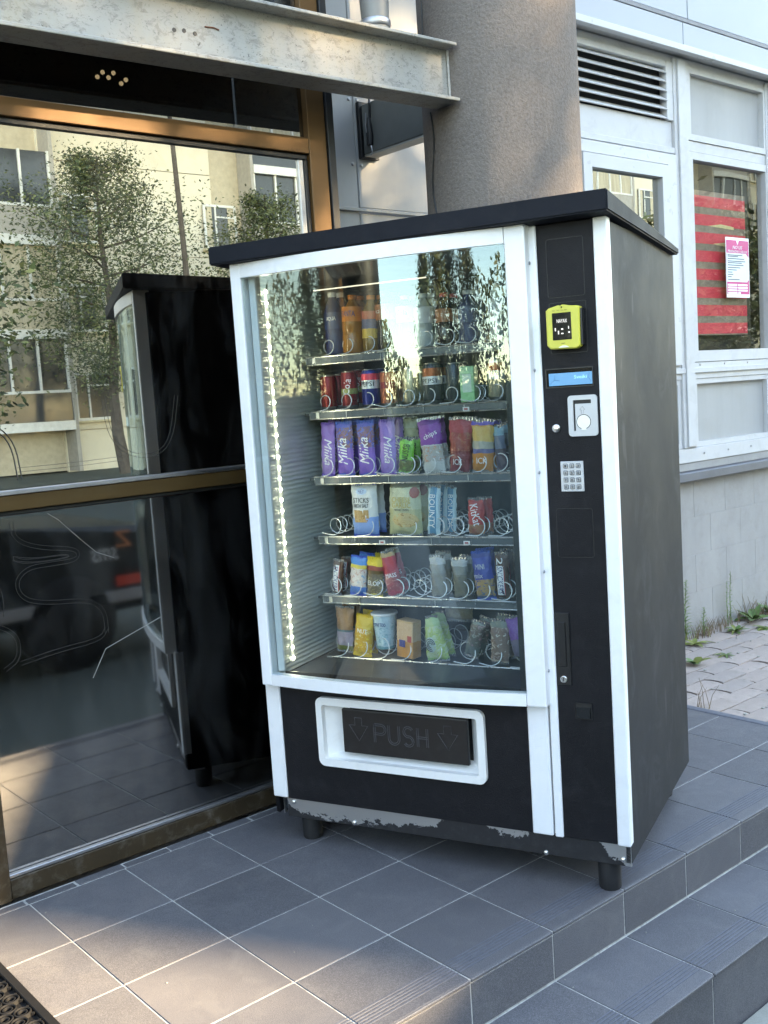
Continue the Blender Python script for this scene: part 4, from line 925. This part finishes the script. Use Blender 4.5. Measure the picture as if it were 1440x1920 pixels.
bag('snack_bar', .203, Z5, .058, .122, .018, wrapm('blue_print_wrap', [(0, (.06, .20, .55)), (.22, (.45, .40, .40)), (.7, (.70, .55, .10)), (.8, (.05, .25, .65))], (.2, .7, [(.2, .4, .6), (.7, .62, .58), (.55, .25, .2)])), 'blue ended bar with a colourful print on the fifth shelf', 'snack bar', SBL, tilt=.10)
bag('nut_bar', .266, Z5, .058, .118, .020, wrapm('brown_yellow_wrap', [(0, (.30, .22, .05)), (.45, (.12, .07, .02)), (.68, (.32, .05, .04)), (.8, (.75, .55, .04))], (.0, .5, [(.45, .33, .07), (.10, .06, .02), (.55, .45, .2)])), 'brown and yellow bar with gold print on the fifth shelf', 'snack bar', solid('seal_yellow', (.7, .5, .05)), texts=[('ELOP', .0, .038, .044, .015, LW)], tilt=.08)
bag('candy_bag', .342, Z5, .058, .140, .022, wrapm('crimson_wrap', [(0, (.45, .02, .05)), (.55, (.50, .05, .08)), (.9, (.45, .33, .18))], (.1, .5, [(.5, .03, .06), (.25, .02, .03), (.6, .3, .25)])), 'crimson candy bag leaning over on the fifth shelf', 'candy bag', SV, texts=[('MASS', .002, .066, .038, .014, LW)], tilt=-.16, taper=.15)
CLR1 = wrapm('silver_clear_wrap', [(0, (.22, .20, .16)), (.6, (.26, .25, .22)), (.82, (.45, .44, .42))], (.1, .55, [(.30, .26, .18), (.18, .16, .12)]), rough=.15)
bag('wrapped_bar', .494, Z5, .048, .126, .020, CLR1, 'clear wrapped grey brown bar, nearer the empty spiral', 'wrapped bar', SV, taper=-.15)
bag('wrapped_bar', .568, Z5, .044, .120, .020, CLR1, 'clear wrapped grey brown bar beside the blue bag', 'wrapped bar', SV, taper=-.3)
bag('candy_bag', .654, Z5, .062, .142, .024, wrapm('deep_blue_wrap', [(0, (.06, .12, .22)), (.4, (.04, .07, .36)), (.9, (.03, .05, .26))], (.05, .42, [(.06, .16, .3), (.5, .3, .1), (.04, .07, .3)])), 'deep blue candy bag on the right of the fifth shelf', 'candy bag', SBL, texts=[('MINI', -.004, .10, .03, .016, PLB), ('mix', -.012, .072, .03, .014, PLB)], tilt=-.10)
Z6 = .553
bag('wafer_pack', .140, Z6 + .012, .058, .145, .024, wrapm('tan_wafer_wrap', [(0, (.16, .18, .05)), (.12, (.35, .30, .38)), (.45, (.05, .13, .16)), (.5, (.36, .20, .10))], (.5, 1., [(.38, .22, .12), (.30, .16, .08)])), 'tan wafer pack with a dark label at the left of the bottom shelf', 'wafer pack', SV, tilt=.06, taper=-.2)
bag('candy_bag', .204, Z6, .068, .132, .026, wrapm('yellow_wrap', [(0, (.80, .52, .02)), (.6, (.72, .50, .08)), (.75, (.72, .46, .04))], (.05, .7, [(.85, .60, .04), (.7, .35, .02), (.85, .75, .4)])), 'bright yellow candy bag on the bottom shelf', 'candy bag', solid('seal_yellow2', (.7, .45, .03)), texts=[('NUT', .0, .084, .036, .014, LW)], tilt=.14, taper=.1)
m = MB(); m.lathe([(.026, 0), (.029, .002), (.040, .112), (.043, .114), (.043, .119), (.038, .120)], 24)
cp = tag(place(m.build('paper_cup', wrapm('pale_blue_cup', [(0, (.16, .38, .42)), (.35, (.42, .62, .72)), (.75, (.58, .72, .78))], (.1, .75, [(.3, .5, .55), (.6, .75, .8), (.4, .6, .66)])), smooth=True), .278, Z6 + .02, .305), 'pale blue paper cup with a white rim on the bottom shelf', 'cup')
obj('lettering', text_mesh('ETNI TOO', .044, .012, LB, warp=lambda a, b_: -.0382), cp, (0, 0, .085))
m = MB(); m.lathe([(.0432, .1135), (.0445, .116), (.0445, .1195), (.0432, .121)], 24); m.build('cup_lid', LW, cp, smooth=True)
bx = MB(); bx.box(-.034, .034, -.022, .022, 0, .122, .002); bx = tag(place(bx.build('biscuit_box', wrapm('orange_box_print', [(0, (.68, .27, .05)), (.45, (.70, .35, .12)), (.92, (.72, .42, .2))], (.45, .95, [(.72, .40, .2), (.8, .5, .3)]))), .366, Z6, .292, .07, 0, -.25), 'orange biscuit box set slightly askew on the bottom shelf', 'box')
m = MB(); m.box(-.022, .002, -.0232, -.0222, .035, .058); m.build('blue_emblem', solid('emblem_navy', (.06, .06, .25)), bx)
m = MB(); m.box(.012, .028, -.0232, -.0222, .055, .075); m.build('red_emblem', solid('emblem_red', (.55, .08, .06)), bx)
m = MB(); m.box(-.06, .06, -.005, .02, 0, .02, .002); tag(place(m.build('wafer_carton', wrapm('navy_carton', [(0, (.05, .05, .25)), (.6, (.08, .07, .32))])), .376, Z6 + .15, .42), 'navy carton lying behind the orange box', 'box')
GB = wrapm('green_candy_wrap', [(0, (.30, .48, .16)), (.5, (.40, .55, .25)), (.85, (.45, .6, .3))], (.05, .8, [(.30, .5, .12), (.55, .62, .4), (.45, .55, .15), (.2, .35, .2)]), pscale=5)
gb_ = bag('candy_bag', .478, Z6, .076, .138, .028, GB, 'light green candy bag with a dark swirl on the bottom shelf', 'candy bag', SV, tilt=-.12, taper=.45, patches=[(oval(-.012, .052, .019, .026), solid('swirl_pale', (.5, .6, .55)), 'pale_disc')])
m = MB()
for r_ in (.006, .011, .016): m.tube([(-.012 + r_ * cos(a * .5), -.0168, .052 + r_ * 1.25 * sin(a * .5)) for a in range(0, 11)], .0012, 4)
m.build('swirl', LK, gb_)
bag('nut_pack', .520, Z6 + .112, .095, .055, .03, wrapm('tan_pack_wrap', [(0, (.22, .17, .10)), (.5, (.30, .24, .15))], (.1, .9, [(.3, .24, .12), (.2, .15, .09)])), 'tan pack behind the light green bag', 'snack pack', SV, y=.36)
bag('snack_bar', .590, Z6 + .02, .046, .112, .020, wrapm('brown_pink_wrap', [(0, (.10, .12, .10)), (.4, (.12, .10, .08)), (.6, (.40, .18, .16)), (.85, (.3, .3, .25))], (.3, .95, [(.42, .2, .2), (.12, .1, .08), (.4, .4, .33)])), 'dark brown bar with a pink spot on the bottom shelf', 'snack bar', SV, tilt=.30)
bag('candy_bag', .686, Z6 + .005, .058, .130, .022, wrapm('beige_wrap', [(0, (.50, .38, .30)), (.7, (.48, .34, .30)), (.85, (.2, .22, .18))], (.05, .85, [(.60, .45, .38), (.22, .13, .10), (.70, .62, .5)]), pscale=5), 'beige and pink candy bag on the right of the bottom shelf', 'candy bag', SV, tilt=.05, taper=-.1)
bag('crisp_pack', .764, Z6 + .03, .062, .12, .03, wrapm('violet_pack_wrap', [(0, (.18, .15, .22)), (.45, (.30, .14, .45)), (.8, (.24, .09, .4))], (.45, .9, [(.35, .2, .5), (.2, .06, .35)])), 'violet pack cut off by the window frame on the bottom shelf', 'snack pack', SV, tilt=-.2)

# a second pack of most kinds stands right behind the first one in its spiral
GOODS = [o for o in C.objects if o.parent is None and o.get('category') in ('chocolate bar', 'snack bar', 'snack pack', 'snack bag', 'wrapped bar', 'candy bag', 'bottle', 'can', 'wafer pack') and not any(k in o['label'] for k in ('behind', 'half hidden', 'cut off'))]
for o in GOODS:
    wds = o['label'].split(); c_ = o.copy(); C.objects.link(c_)
    c_['label'] = ' '.join(('rear twin of the ' + o['label']).split()[:16])
    c_.location = o.location + VMAT.to_3x3() @ Vector((random.uniform(-.004, .004), .062 if o['category'] in ('bottle', 'can') else .05, random.uniform(0, .006)))
    c_.rotation_euler.y += random.uniform(-.05, .05)
    for ch in o.children:
        d_ = ch.copy(); C.objects.link(d_); d_.parent = c_

# ------------------------------------------------------------------ mat and weeds
MATR = pm('mat_rubber', (.0045, .0045, .005), .65, var=.2, scale=20, spec=.3)
mt_ = thing('door_mat', 'black rubber ring mat at the corner of the porch by the door', 'mat', (-.185, -.20, .0006))
m = MB(); m.box(-.9, 0, -1.6, 0, 0, .003, .001); m.box(-.9, 0, -.022, 0, .0, .013, .002); m.box(-.022, 0, -1.6, -.0225, .0, .013, .002); m.build('mat_base', MATR, mt_)
rmh = MB()
rmh.lathe([(.021, .003), (.021, .013), (.0185, .0145), (.0165, .013), (.0165, .003)], 18, cap=False); rmh.lathe([(.0125, .003), (.0125, .012), (.010, .0125), (.008, .011), (.008, .003)], 14, cap=False)
for a in (0, 90, 180, 270):
    a = radians(a + 45); rmh.box(-.003, .003, .021, .0295, .003, .011, .0, mat=Matrix.Rotation(a, 4, 'Z'))
rmh = rmh.mesh('ring', MATR, True); kk = 0
for i in range(13):
    for j in range(21):
        if kk < 280: obj('ring', rmh, mt_, (-.046 - i * .0425 - (j % 2) * .021, -.046 - j * .0375, 0)); kk += 1
def leafm(name, col): return pm(name, col, .5, var=.35, scale=25)
LG = leafm('weed_leaf', (.085, .15, .035)); LG2 = leafm('weed_pale_leaf', (.16, .23, .08)); LBR = leafm('dry_stem', (.20, .14, .08)); LYG = leafm('weed_yellow_leaf', (.19, .21, .05))
def leaf(m, base, d, L, w_, droop=.4, fold=.25):
    d = Vector(d).normalized(); side = d.cross(Vector((0, 0, 1)))
    if side.length < .1: side = Vector((1, 0, 0))
    side.normalize(); n = 5; A = []
    for k in range(n + 1):
        t = k / n; p = Vector(base) + d * L * t + Vector((0, 0, -droop * L * t * t)); ww = w_ * sin(pi * min(1, .08 + t * .92)) ** .8 * .5
        if k == n: ww = .0004
        A.append([m.bm.verts.new(p + side * ww + Vector((0, 0, ww * fold))), m.bm.verts.new(p), m.bm.verts.new(p - side * ww + Vector((0, 0, ww * fold)))])
    for a, b_ in zip(A, A[1:]): m._f([a[0], a[1], b_[1], b_[0]]); m._f([a[1], a[2], b_[2], b_[1]])
def rosette(name, x, y, label, n, L, w_, mt, seed, up=.5, z=-.155):
    r_ = random.Random(seed); t_ = thing(name, label, 'plant', (x, y, z))
    for k in range(n):
        a = 2 * pi * k / n + r_.uniform(-.3, .3); m = MB(); leaf(m, (0, 0, 0), (cos(a), sin(a), r_.uniform(.2, 1.2) * up), L * r_.uniform(.6, 1.1), w_ * r_.uniform(.7, 1.1), r_.uniform(.1, .6)); m.build('leaf', mt if r_.random() > .25 else LYG, t_, smooth=True)
    return t_
def stalk(name, x, y, label, h, nl, mt, seed, lean=(0, 0), leafL=.05, z=-.155):
    r_ = random.Random(seed); t_ = thing(name, label, 'plant', (x, y, z)); m = MB(); P = [(lean[0] * t * t + .004 * sin(t * 9), lean[1] * t * t, h * t) for t in [k / 10 for k in range(11)]]
    m.tube(P, .0032, 5, .0012); m.build('stem', LG2, t_)
    m = MB()
    for k in range(nl):
        t = .06 + .92 * k / nl; a = k * 2.4 + r_.uniform(-.3, .3); leaf(m, (lean[0] * t * t, lean[1] * t * t, h * t), (cos(a), sin(a), .75), leafL * (1.15 - .75 * t), .010, .35)
    stuff(m.build('leaf', mt, t_)); return t_
stalk('tall_weed', 4.17, .56, 'tall feathery weed stalk by the plinth, nearest to the machine', .36, 70, LG2, 1, (.02, 0), .062)
stalk('weed_stalk', 4.33, .54, 'short leafy weed stalk in a dry tuft by the plinth', .17, 34, LG2, 2, (.01, 0), .045)
stalk('weed_stalk', 4.66, .56, 'thin tall weed stalk standing against the grey plinth', .33, 34, LG2, 3, (.01, 0), .034)
stalk('weed_stalk', 4.61, .55, 'thin weed stalk with few leaves left of the taller one', .28, 22, LG2, 4, (.0, 0), .03)
rosette('dandelion', 4.50, .43, 'bright green dandelion clump in front of the plinth', 16, .11, .024, LG, 5, .9)
rosette('plantain', 4.83, .50, 'broad leaved green plant at the foot of the plinth', 9, .17, .055, LG, 6, .8)
rosette('plantain', 4.10, .46, 'low yellow green plant at the foot of the tall feathery weed', 9, .13, .035, LYG, 7, .6)
rosette('plantain', 3.74, .22, 'small round leaved plant growing from a paving joint', 6, .10, .055, LG, 8, .7)
rosette('grass_sprig', 4.0, .19, 'little green sprig flat in the middle of the paving', 8, .09, .014, LG, 9, .25)
rosette('ground_weed', 4.68, .34, 'dark green spreading weed at the edge of the photo on the paving', 12, .09, .028, LG, 10, .3)
rosette('ground_weed', 5.05, .52, 'dense weed clump near the corner of the plinth', 16, .14, .028, LG, 17, .9)
def tuft(name, x, y, label, n, h, mt, seed, spread=.05, z=-.158):
    r_ = random.Random(seed); m = MB()
    for k in range(n):
        bx_, by_ = r_.gauss(0, spread), r_.gauss(0, spread * .4); a = r_.uniform(0, 6.28); L = h * r_.uniform(.5, 1.15)
        m.tube([(bx_, by_, 0), (bx_ + .15 * L * cos(a), by_ + .15 * L * sin(a), L * .6), (bx_ + .4 * L * cos(a), by_ + .4 * L * sin(a), L)], .0022, 3, .0006)
    o = m.build(name, mt, None, (x, y, z)); return tag(o, label, 'grass')
tuft('dry_grass', 4.32, .53, 'dry brown grass tuft around the short weed stalk', 46, .09, LBR, 11, .05)
tuft('dry_grass', 4.52, .56, 'brown dead grass along the plinth behind the dandelion', 60, .07, LBR, 12, .10)
tuft('grass_tuft', 3.08, -.24, 'few brown grass blades standing at the porch edge', 7, .13, LBR, 13, .035)
tuft('dry_grass', 4.98, .55, 'brown dead grass beyond the broad leaved plant', 60, .11, LBR, 14, .14)
tuft('dry_grass', 4.15, .56, 'sparse straw grass at the base of the tall feathery weed', 26, .10, LYG, 15, .06)
tuft('grass_tuft', 4.92, .57, 'two long brown blades leaning on the plinth', 3, .34, LBR, 16, .03)
m = MB(); pk_ = random.Random(3)
for k in range(60):
    x, y = pk_.uniform(2.85, 5.2), pk_.uniform(-.8, .5); s_ = pk_.uniform(.004, .012)
    m.box(x - s_, x + s_, y - s_ * .7, y + s_ * .7, -.158, -.158 + s_ * .6, s_ * .3)
stuff(m.build('gravel_crumb', kerbm))
m = MB()
for k in range(26):
    x, y = pk_.uniform(-.1, 2.4), pk_.choice((pk_.uniform(-1.19, .03), pk_.uniform(.0, .035))); s_ = pk_.uniform(.0008, .0018)
    m.box(x - s_, x + s_, y - s_ * .7, y + s_ * .7, .0002, .0002 + s_, s_ * .3)
for k in range(14):
    x, y = pk_.uniform(.8, 2.0), -1.21 - abs(pk_.gauss(0, .06)); s_ = pk_.uniform(.001, .0025)
    m.box(x - s_, x + s_, y - s_ * .7, y + s_ * .7, -.1358, -.1358 + s_, s_ * .3)
stuff(m.build('grit', kerbm))

# ------------------------------------------------------------------ the street behind the camera (seen in the glass)
CREAM = pm('cream_facade_panel', (.84, .76, .61), .85, var=.06, scale=.8, dirt=((.6, .5, .36), .3))
FJ = pm('facade_joint', (.60, .52, .39), .9); WFR = pm('window_white', (.78, .77, .74), .5); LOG = pm('loggia_grey', (.42, .39, .35), .6, var=.15); DKG = pm('dark_pane', (.05, .055, .06), .12, var=.3, scale=.6); CUR = pm('curtain', (.55, .48, .36), .9, var=.3, scale=2, stretch=(6, 1, .3)); SILLM = pm('sill_cream', (.78, .68, .46), .8)
FY = -28.0; FLH = 2.75
fb = thing('apartment_block', 'cream panel flats across the street mirrored in the entrance glass', 'building')
TOPZ = 11.2
m = MB(); m.box(-22, 19.499, FY - 11, FY - .12, -.3, TOPZ); m.build('wall', FJ, fb)
m = MB(); m.prism([(19.5, FY - .12), (70, FY - .12), (70, FY - 11), (28.0, FY - 11)], -.3, 25.0, 'z'); m.build('wall', FJ, fb)  # taller wing added to shade the office front, side slanted to pass the sun
loggias = [(-8.6, -5.0), (-1.4, 2.2), (8.8, 12.35), (19.6, 23.2), (29, 32.6), (39, 42.6), (50, 53.6)]
winx = [-4.2, 3.4, 6.6, 12.75, 15.3 + 2.6, 24, 27, 33.5, 37, 44, 47, 55]
def inlog(a, c_): return any(a < l1 and c_ > l0 for l0, l1 in loggias)
pan_me = {}
for fl_ in range(-1, 9):
    z0 = -.2 + FLH * (fl_) + 1.13
    for i in range(-7, 24):
        xa = i * 3.0 + .3
        if xa < 19.4 and z0 + FLH > TOPZ + .95: continue
        if z0 + FLH > 25.3 or inlog(xa + .8, xa + 2.2): continue
        if 'p' not in pan_me:
            mm = MB(); mm.box(.012, 2.988, 0, .11, .012, FLH - .012); pan_me['p'] = mm.mesh('facade_panel', CREAM)
        
        obj('facade_panel', pan_me['p'], fb, (xa, FY - .119, z0))
def win_mesh():
    a = MB(); a.box(0, 1.22, .012, .10, 0, 1.42); return a.mesh('window', DKG)
wme = win_mesh(); fa = MB()
fa.ring(rect(-.03, 1.25, -.03, 1.45), rect(.05, 1.17, .05, 1.37), .08, .14); fa.box(.40, .46, .08, .135, .05, 1.37); fa.box(.46, 1.17, .09, .13, 1.02, 1.07); fa = fa.mesh('frame', WFR)
si = MB(); si.box(-.10, 1.32, .04, .22, -.09, -.035); si = si.mesh('sill', SILLM)
cu = MB(); cu.box(.05, .30, .101, .108, .05, 1.37); cu.box(.92, 1.17, .101, .108, .05, 1.37); cu = cu.mesh('curtain', CUR)
for fl_ in range(0, 8):
    for x in winx:
        z = 4.0 + (fl_ - 1) * FLH
        if z + 1.5 > (TOPZ - .3 if x < 18.9 else 24.5): continue
        wd = obj('window', wme, fb, (x, FY - .02, z)); obj('frame', fa, wd); obj('sill', si, wd)
        if (fl_ + int(x)) % 3: obj('curtain', cu, wd)
for (xa, xb) in loggias:
    top_ = TOPZ if xa < 18 else 25
    m = MB(); m.box(xa - .12, xa, FY - .1, FY + .75, -.3, top_ - .3); m.box(xb, xb + .12, FY - .1, FY + .75, -.3, top_ - .3); m.build('loggia_wall', LOG, fb)
    k = 0
    while True:
        z = 1.0 + FLH * k + .12; k += 1
        if z + FLH > top_: break
        lg = MB(); lg.box(xa, xb, FY - .1, FY + .8, z - .14, z + .14); lg = lg.build('loggia_slab', WFR, fb)
        m = MB(); m.box(xa, xb, FY + .64, FY + .70, z + .141, z + 1.0); m.build('parapet', random.choice((DKG, LOG, CUR)), lg)
        m = MB(); m.box(xa, xb, FY + .60, FY + .64, z + 1.05, z + FLH - .15); m.build('pane', random.choice((DKG, CUR, DKG)), lg)
        m = MB()
        for q in range(5): m.box(xa + (xb - xa - .07) * q / 4, xa + (xb - xa - .07) * q / 4 + .07, FY + .645, FY + .715, z + 1.0, z + FLH - .14)
        m.box(xa, xb, FY + .643, FY + .72, z + .98, z + 1.06); m.build('frame', WFR, lg)
# added roof screen, blocks the low sun; its opening shapes the sun patch on the porch
ROOFT = 14.2
AX0, AX1, AZ0, AZ1 = 14.2, 16.20, 11.85, 12.60
m = MB()
m.box(-22, AX0, FY - .35, FY - .1, TOPZ, ROOFT); m.box(AX1, 19.48, FY - .35, FY - .1, TOPZ, ROOFT); m.box(AX0, AX1, FY - .35, FY - .1, AZ1, ROOFT); m.box(AX0, AX1, FY - .35, FY - .1, TOPZ, AZ0)
m.build('added_sun_screen', CREAM, fb)
# trees
def leafcol(name, c): return pm(name, c, .6, var=.5, scale=1.2)
TL = [leafcol('tree_leaf', (.075, .095, .035)), leafcol('tree_leaf_dark', (.05, .075, .03)), leafcol('tree_leaf_warm', (.13, .115, .04))]
LEAFV = [leafcol('tree_leaf_pale', (.15, .17, .07)), leafcol('tree_leaf_deep', (.03, .045, .02))]
BARK = pm('bark', (.10, .08, .065), .9, var=.4, scale=5, bump=.5, bscale=20)
def tree(name, x, y, h, rad, label, seed, mt, z=-.345, crown0=.25, nleaf=5200, ls=.13, shape='round'):
    r_ = random.Random(seed); t_ = thing(name, label, 'tree', (x, y, z), 0, 'trees along the street')
    m = MB(); P = [(.12 * sin(k * 1.3 + seed), .12 * cos(k * 1.1 + seed * 2), h * .92 * k / 8) for k in range(9)]; m.tube(P, .035 * h ** .9 * .7, 8, .02)
    tips = []
    nb = 26 if shape == 'round' else 40
    for k in range(nb):
        t = crown0 + (1 - crown0) * (k + .5) / nb; a = k * 2.4 + r_.uniform(-.4, .4)
        prof = sin(pi * min(1, .18 + .80 * (t - crown0) / (1 - crown0))) ** .7 if shape == 'round' else (1 - ((t - crown0) / (1 - crown0)) ** 1.6) * .9 + .12
        L = rad * prof * r_.uniform(.7, 1.1); b0 = Vector((.12 * sin(t * 8 * 1.3 + seed), 0, h * .9 * t)); rise = .35 if shape == 'round' else 1.9
        e = b0 + Vector((cos(a) * L, sin(a) * L, L * rise)); m.tube([b0, (b0 + e) / 2 + Vector((0, 0, -.05 * L)), e], .012 * h * .35, 4, .006); tips.append((b0, e, L))
    m.build('trunk', BARK, t_)
    m = MB()
    for k in range(nleaf):
        b0, e, L = r_.choice(tips); t = r_.uniform(.25, 1.05) ** .8; c_ = b0.lerp(e, t); sp = .10 + L * .20
        p = c_ + Vector((r_.gauss(0, sp), r_.gauss(0, sp), r_.gauss(0, sp * .8))); s_ = ls * r_.uniform(.35, 1.45); m.mi = (0, 0, 1, 1, 2)[k % 5]
        u = Vector((r_.uniform(-1, 1), r_.uniform(-1, 1), r_.uniform(-.6, .6))).normalized(); v = u.cross(Vector((r_.uniform(-1, 1), r_.uniform(-1, 1), r_.uniform(-1, 1)))).normalized()
        m.poly([p - u * s_, p + v * s_ * .42, p + u * s_, p - v * s_ * .42])
    stuff(m.build('crown', [mt, LEAFV[0], LEAFV[1]], t_)); return t_
tree('street_tree', 12.5, -24.6, 9.7, 2.6, 'leafy young tree before the cream flats', 3, TL[1], crown0=.25, nleaf=36000, ls=.05)
tree('street_tree', 17.6, -24, 8.8, 2.2, 'bushy tree before the second bay of the flats', 5, TL[0], nleaf=20000, ls=.055)
tree('street_tree', 7.4, -22, 7.6, 1.7, 'low tree left of the leafy young tree', 8, TL[1], nleaf=3600, ls=.10)
tree('street_tree', 20.5, -15, 7.0, 2.2, 'spreading tree in front of the taller flats', 11, TL[2], nleaf=6000)
tree('street_tree', 27, -14, 7.4, 2.4, 'yellowing tree facing the office windows', 13, TL[2], nleaf=7000)
tree('street_tree', 33, -17, 8.0, 2.6, 'dark tree at the far end of the flats', 15, TL[0], nleaf=6000)
for k, (x, y, h, rr) in enumerate(((-27, -3.5, 6.6, .75), (-28.5, -4.8, 9.0, .85), (-31, -6.3, 11.0, 1.0), (-30, -7.7, 9.2, 1.0), (-25, -12.2, 5.0, 1.9), (-36, 6.6, 7.0, 1.6))):
    tree('poplar', x, y, h, rr, ('slim poplar near the street end', 'short poplar beside the slim one', 'tallest poplar of the row', 'full poplar right of the tallest', 'round green tree at the end of the poplars', 'far poplar behind the row')[k], 21 + k, TL[2 if k % 2 else 1], crown0=.06, nleaf=8500, ls=.085, shape='col' if k != 4 else 'round')
hedge = MB(); hr = random.Random(5)
for k in range(9000):
    p = Vector((-22 + hr.gauss(0, .5), hr.uniform(-14, -.6), -.2 + hr.random() ** .8 * 1.7)); s_ = .12; u = Vector((hr.uniform(-1, 1), hr.uniform(-1, 1), hr.uniform(-1, 1))).normalized(); v = u.cross(Vector((hr.uniform(-1, 1), .3, .2))).normalized()
    hedge.poly([p - u * s_, p + v * s_ * .5, p + u * s_, p - v * s_ * .5])
m = MB()
for k in range(15000):
    y = hr.uniform(-75, 34); top_ = 4.6 + 1.1 * sin(y * .31) + .8 * sin(y * .83 + 1) + .5 * sin(y * 1.9) + 5.0 * min(1, max(0, (-13 - y) / 6))
    p = Vector((-58 + hr.gauss(0, 1.5), y, -.3 + hr.random() ** .75 * top_)); s_ = hr.uniform(.15, .38); u = Vector((hr.uniform(-1, 1), hr.uniform(-1, 1), hr.uniform(-1, 1))).normalized(); v = u.cross(Vector((hr.uniform(-1, 1), .3, .2))).normalized()
    m.mi = k % 3; m.poly([p - u * s_, p + v * s_ * .5, p + u * s_, p - v * s_ * .5])
stuff(m.build('distant_trees', TL))
hd = thing('hedge', 'clipped green hedge across the end of the street', 'hedge'); stuff(hedge.build('foliage', TL[0], hd))
# dark van parked behind the photographer
VP = pm('dark_van_paint', (.035, .038, .036), .22, .2, var=.1, scale=2); TYR = pm('tyre', (.02, .02, .02), .8)
vn = thing('parked_van', 'dark parked van with orange and white lettering reflected in the lower glass', 'van', (.2, -3.65, -.345))
prof = [(-3.3, .35), (2.5, .35), (2.62, .55), (2.55, .82), (2.3, .92), (1.0, 1.0), (.35, 1.62), (.1, 1.70), (-3.2, 1.70), (-3.32, 1.5)]
m = MB(); m.prism(prof, -1.75, 0, 'y', .05); m.build('body', VP, vn)
m = MB(); m.prism([(-.7, 1.02), (.82, 1.02), (.30, 1.56), (-.7, 1.56)], .001, .012); m.build('side_window', DKG, vn)
m = MB(); m.prism([(-2.7, 1.02), (-.85, 1.02), (-.85, 1.56), (-2.7, 1.56)], .001, .012); m.build('side_window', DKG, vn)
for x in (-2.3, 1.6):
    m = MB(); m.lathe([(.30, -.20), (.33, -.18), (.33, .0), (.30, .02)], 24, (x, .33), 'y'); wl = m.build('wheel', TYR, vn, smooth=True)
    m = MB(); m.lathe([(.20, .021), (.19, .028), (.05, .03)], 20, (x, .33), 'y'); m.build('rim', TYR, wl, smooth=True)
m = MB(); m.box(-2.2, 2.2, .001, .02, .42, .50, .004); m.build('side_moulding', pm('moulding', (.35, .33, .32), .4), vn)
m = MB(); m.box(-3.1, .1, .001, .012, 1.66, 1.69); m.build('roof_gutter', ZINC, vn)
ORP = pm('orange_sticker', (.75, .26, .10), .5); WHP = pm('white_sticker', (.75, .73, .70), .5)
me = text_mesh('sms', .20, .085, WHP, shear=.3); o = obj('lettering', me, vn, (1.88, .004, .765)); o.rotation_euler = (0, 0, pi)
me = text_mesh('Z', .12, .11, ORP); o = obj('lettering', me, vn, (2.03, .004, .86)); o.rotation_euler = (0, 0, pi)
m = MB(); m.box(1.95, 2.2, .001, .006, .53, .60); m.build('red_stripe', solid('red_sticker', (.7, .08, .05)), vn)
def airy_crown(name, x, y, h, cz, rx, rz, n, label, seed, mt):
    """added tree whose thin crown is placed above the roofs to weaken the low sun"""
    r_ = random.Random(seed); t_ = thing(name, label, 'tree', (x, y, -.345), 0, 'trees along the street')
    m = MB(); m.tube([(0, 0, 0), (.05, .1, h * .4), (-.05, .05, h * .7), (0, 0, h)], .10, 8, .03)
    for k in range(16):
        a = k * 2.4; e = Vector((cos(a) * rx * .85, sin(a) * rx * .85, cz + rz * r_.uniform(-.7, .7))); m.tube([(0, 0, cz - rz), e * .5 + Vector((0, 0, cz * .5 - .2)), e], .05, 4, .008)
    m.build('trunk', BARK, t_); m = MB(); k = 0
    while k < n:
        p = Vector((r_.uniform(-1, 1), r_.uniform(-1, 1), r_.uniform(-1, 1)))
        if p.length > 1: continue
        k += 1; p = Vector((p.x * rx, p.y * rx, cz + p.z * rz)); s_ = r_.uniform(.06, .13)
        u = Vector((r_.uniform(-1, 1), r_.uniform(-1, 1), r_.uniform(-1, 1))).normalized(); v = u.cross(Vector((r_.uniform(-1, 1), r_.uniform(-1, 1), r_.uniform(-1, 1)))).normalized()
        m.poly([p - u * s_, p + v * s_ * .42, p + u * s_, p - v * s_ * .42])
    stuff(m.build('crown', mt, t_))
airy_crown('sun_filter_tree', 13.5, -22, 14.2, 12.75, 2.9, 2.1, 9500, 'added thin crowned tree filtering the sun above the cream flats', 33, TL[0])  # crown added in the sun's path to thin the light on beam and column
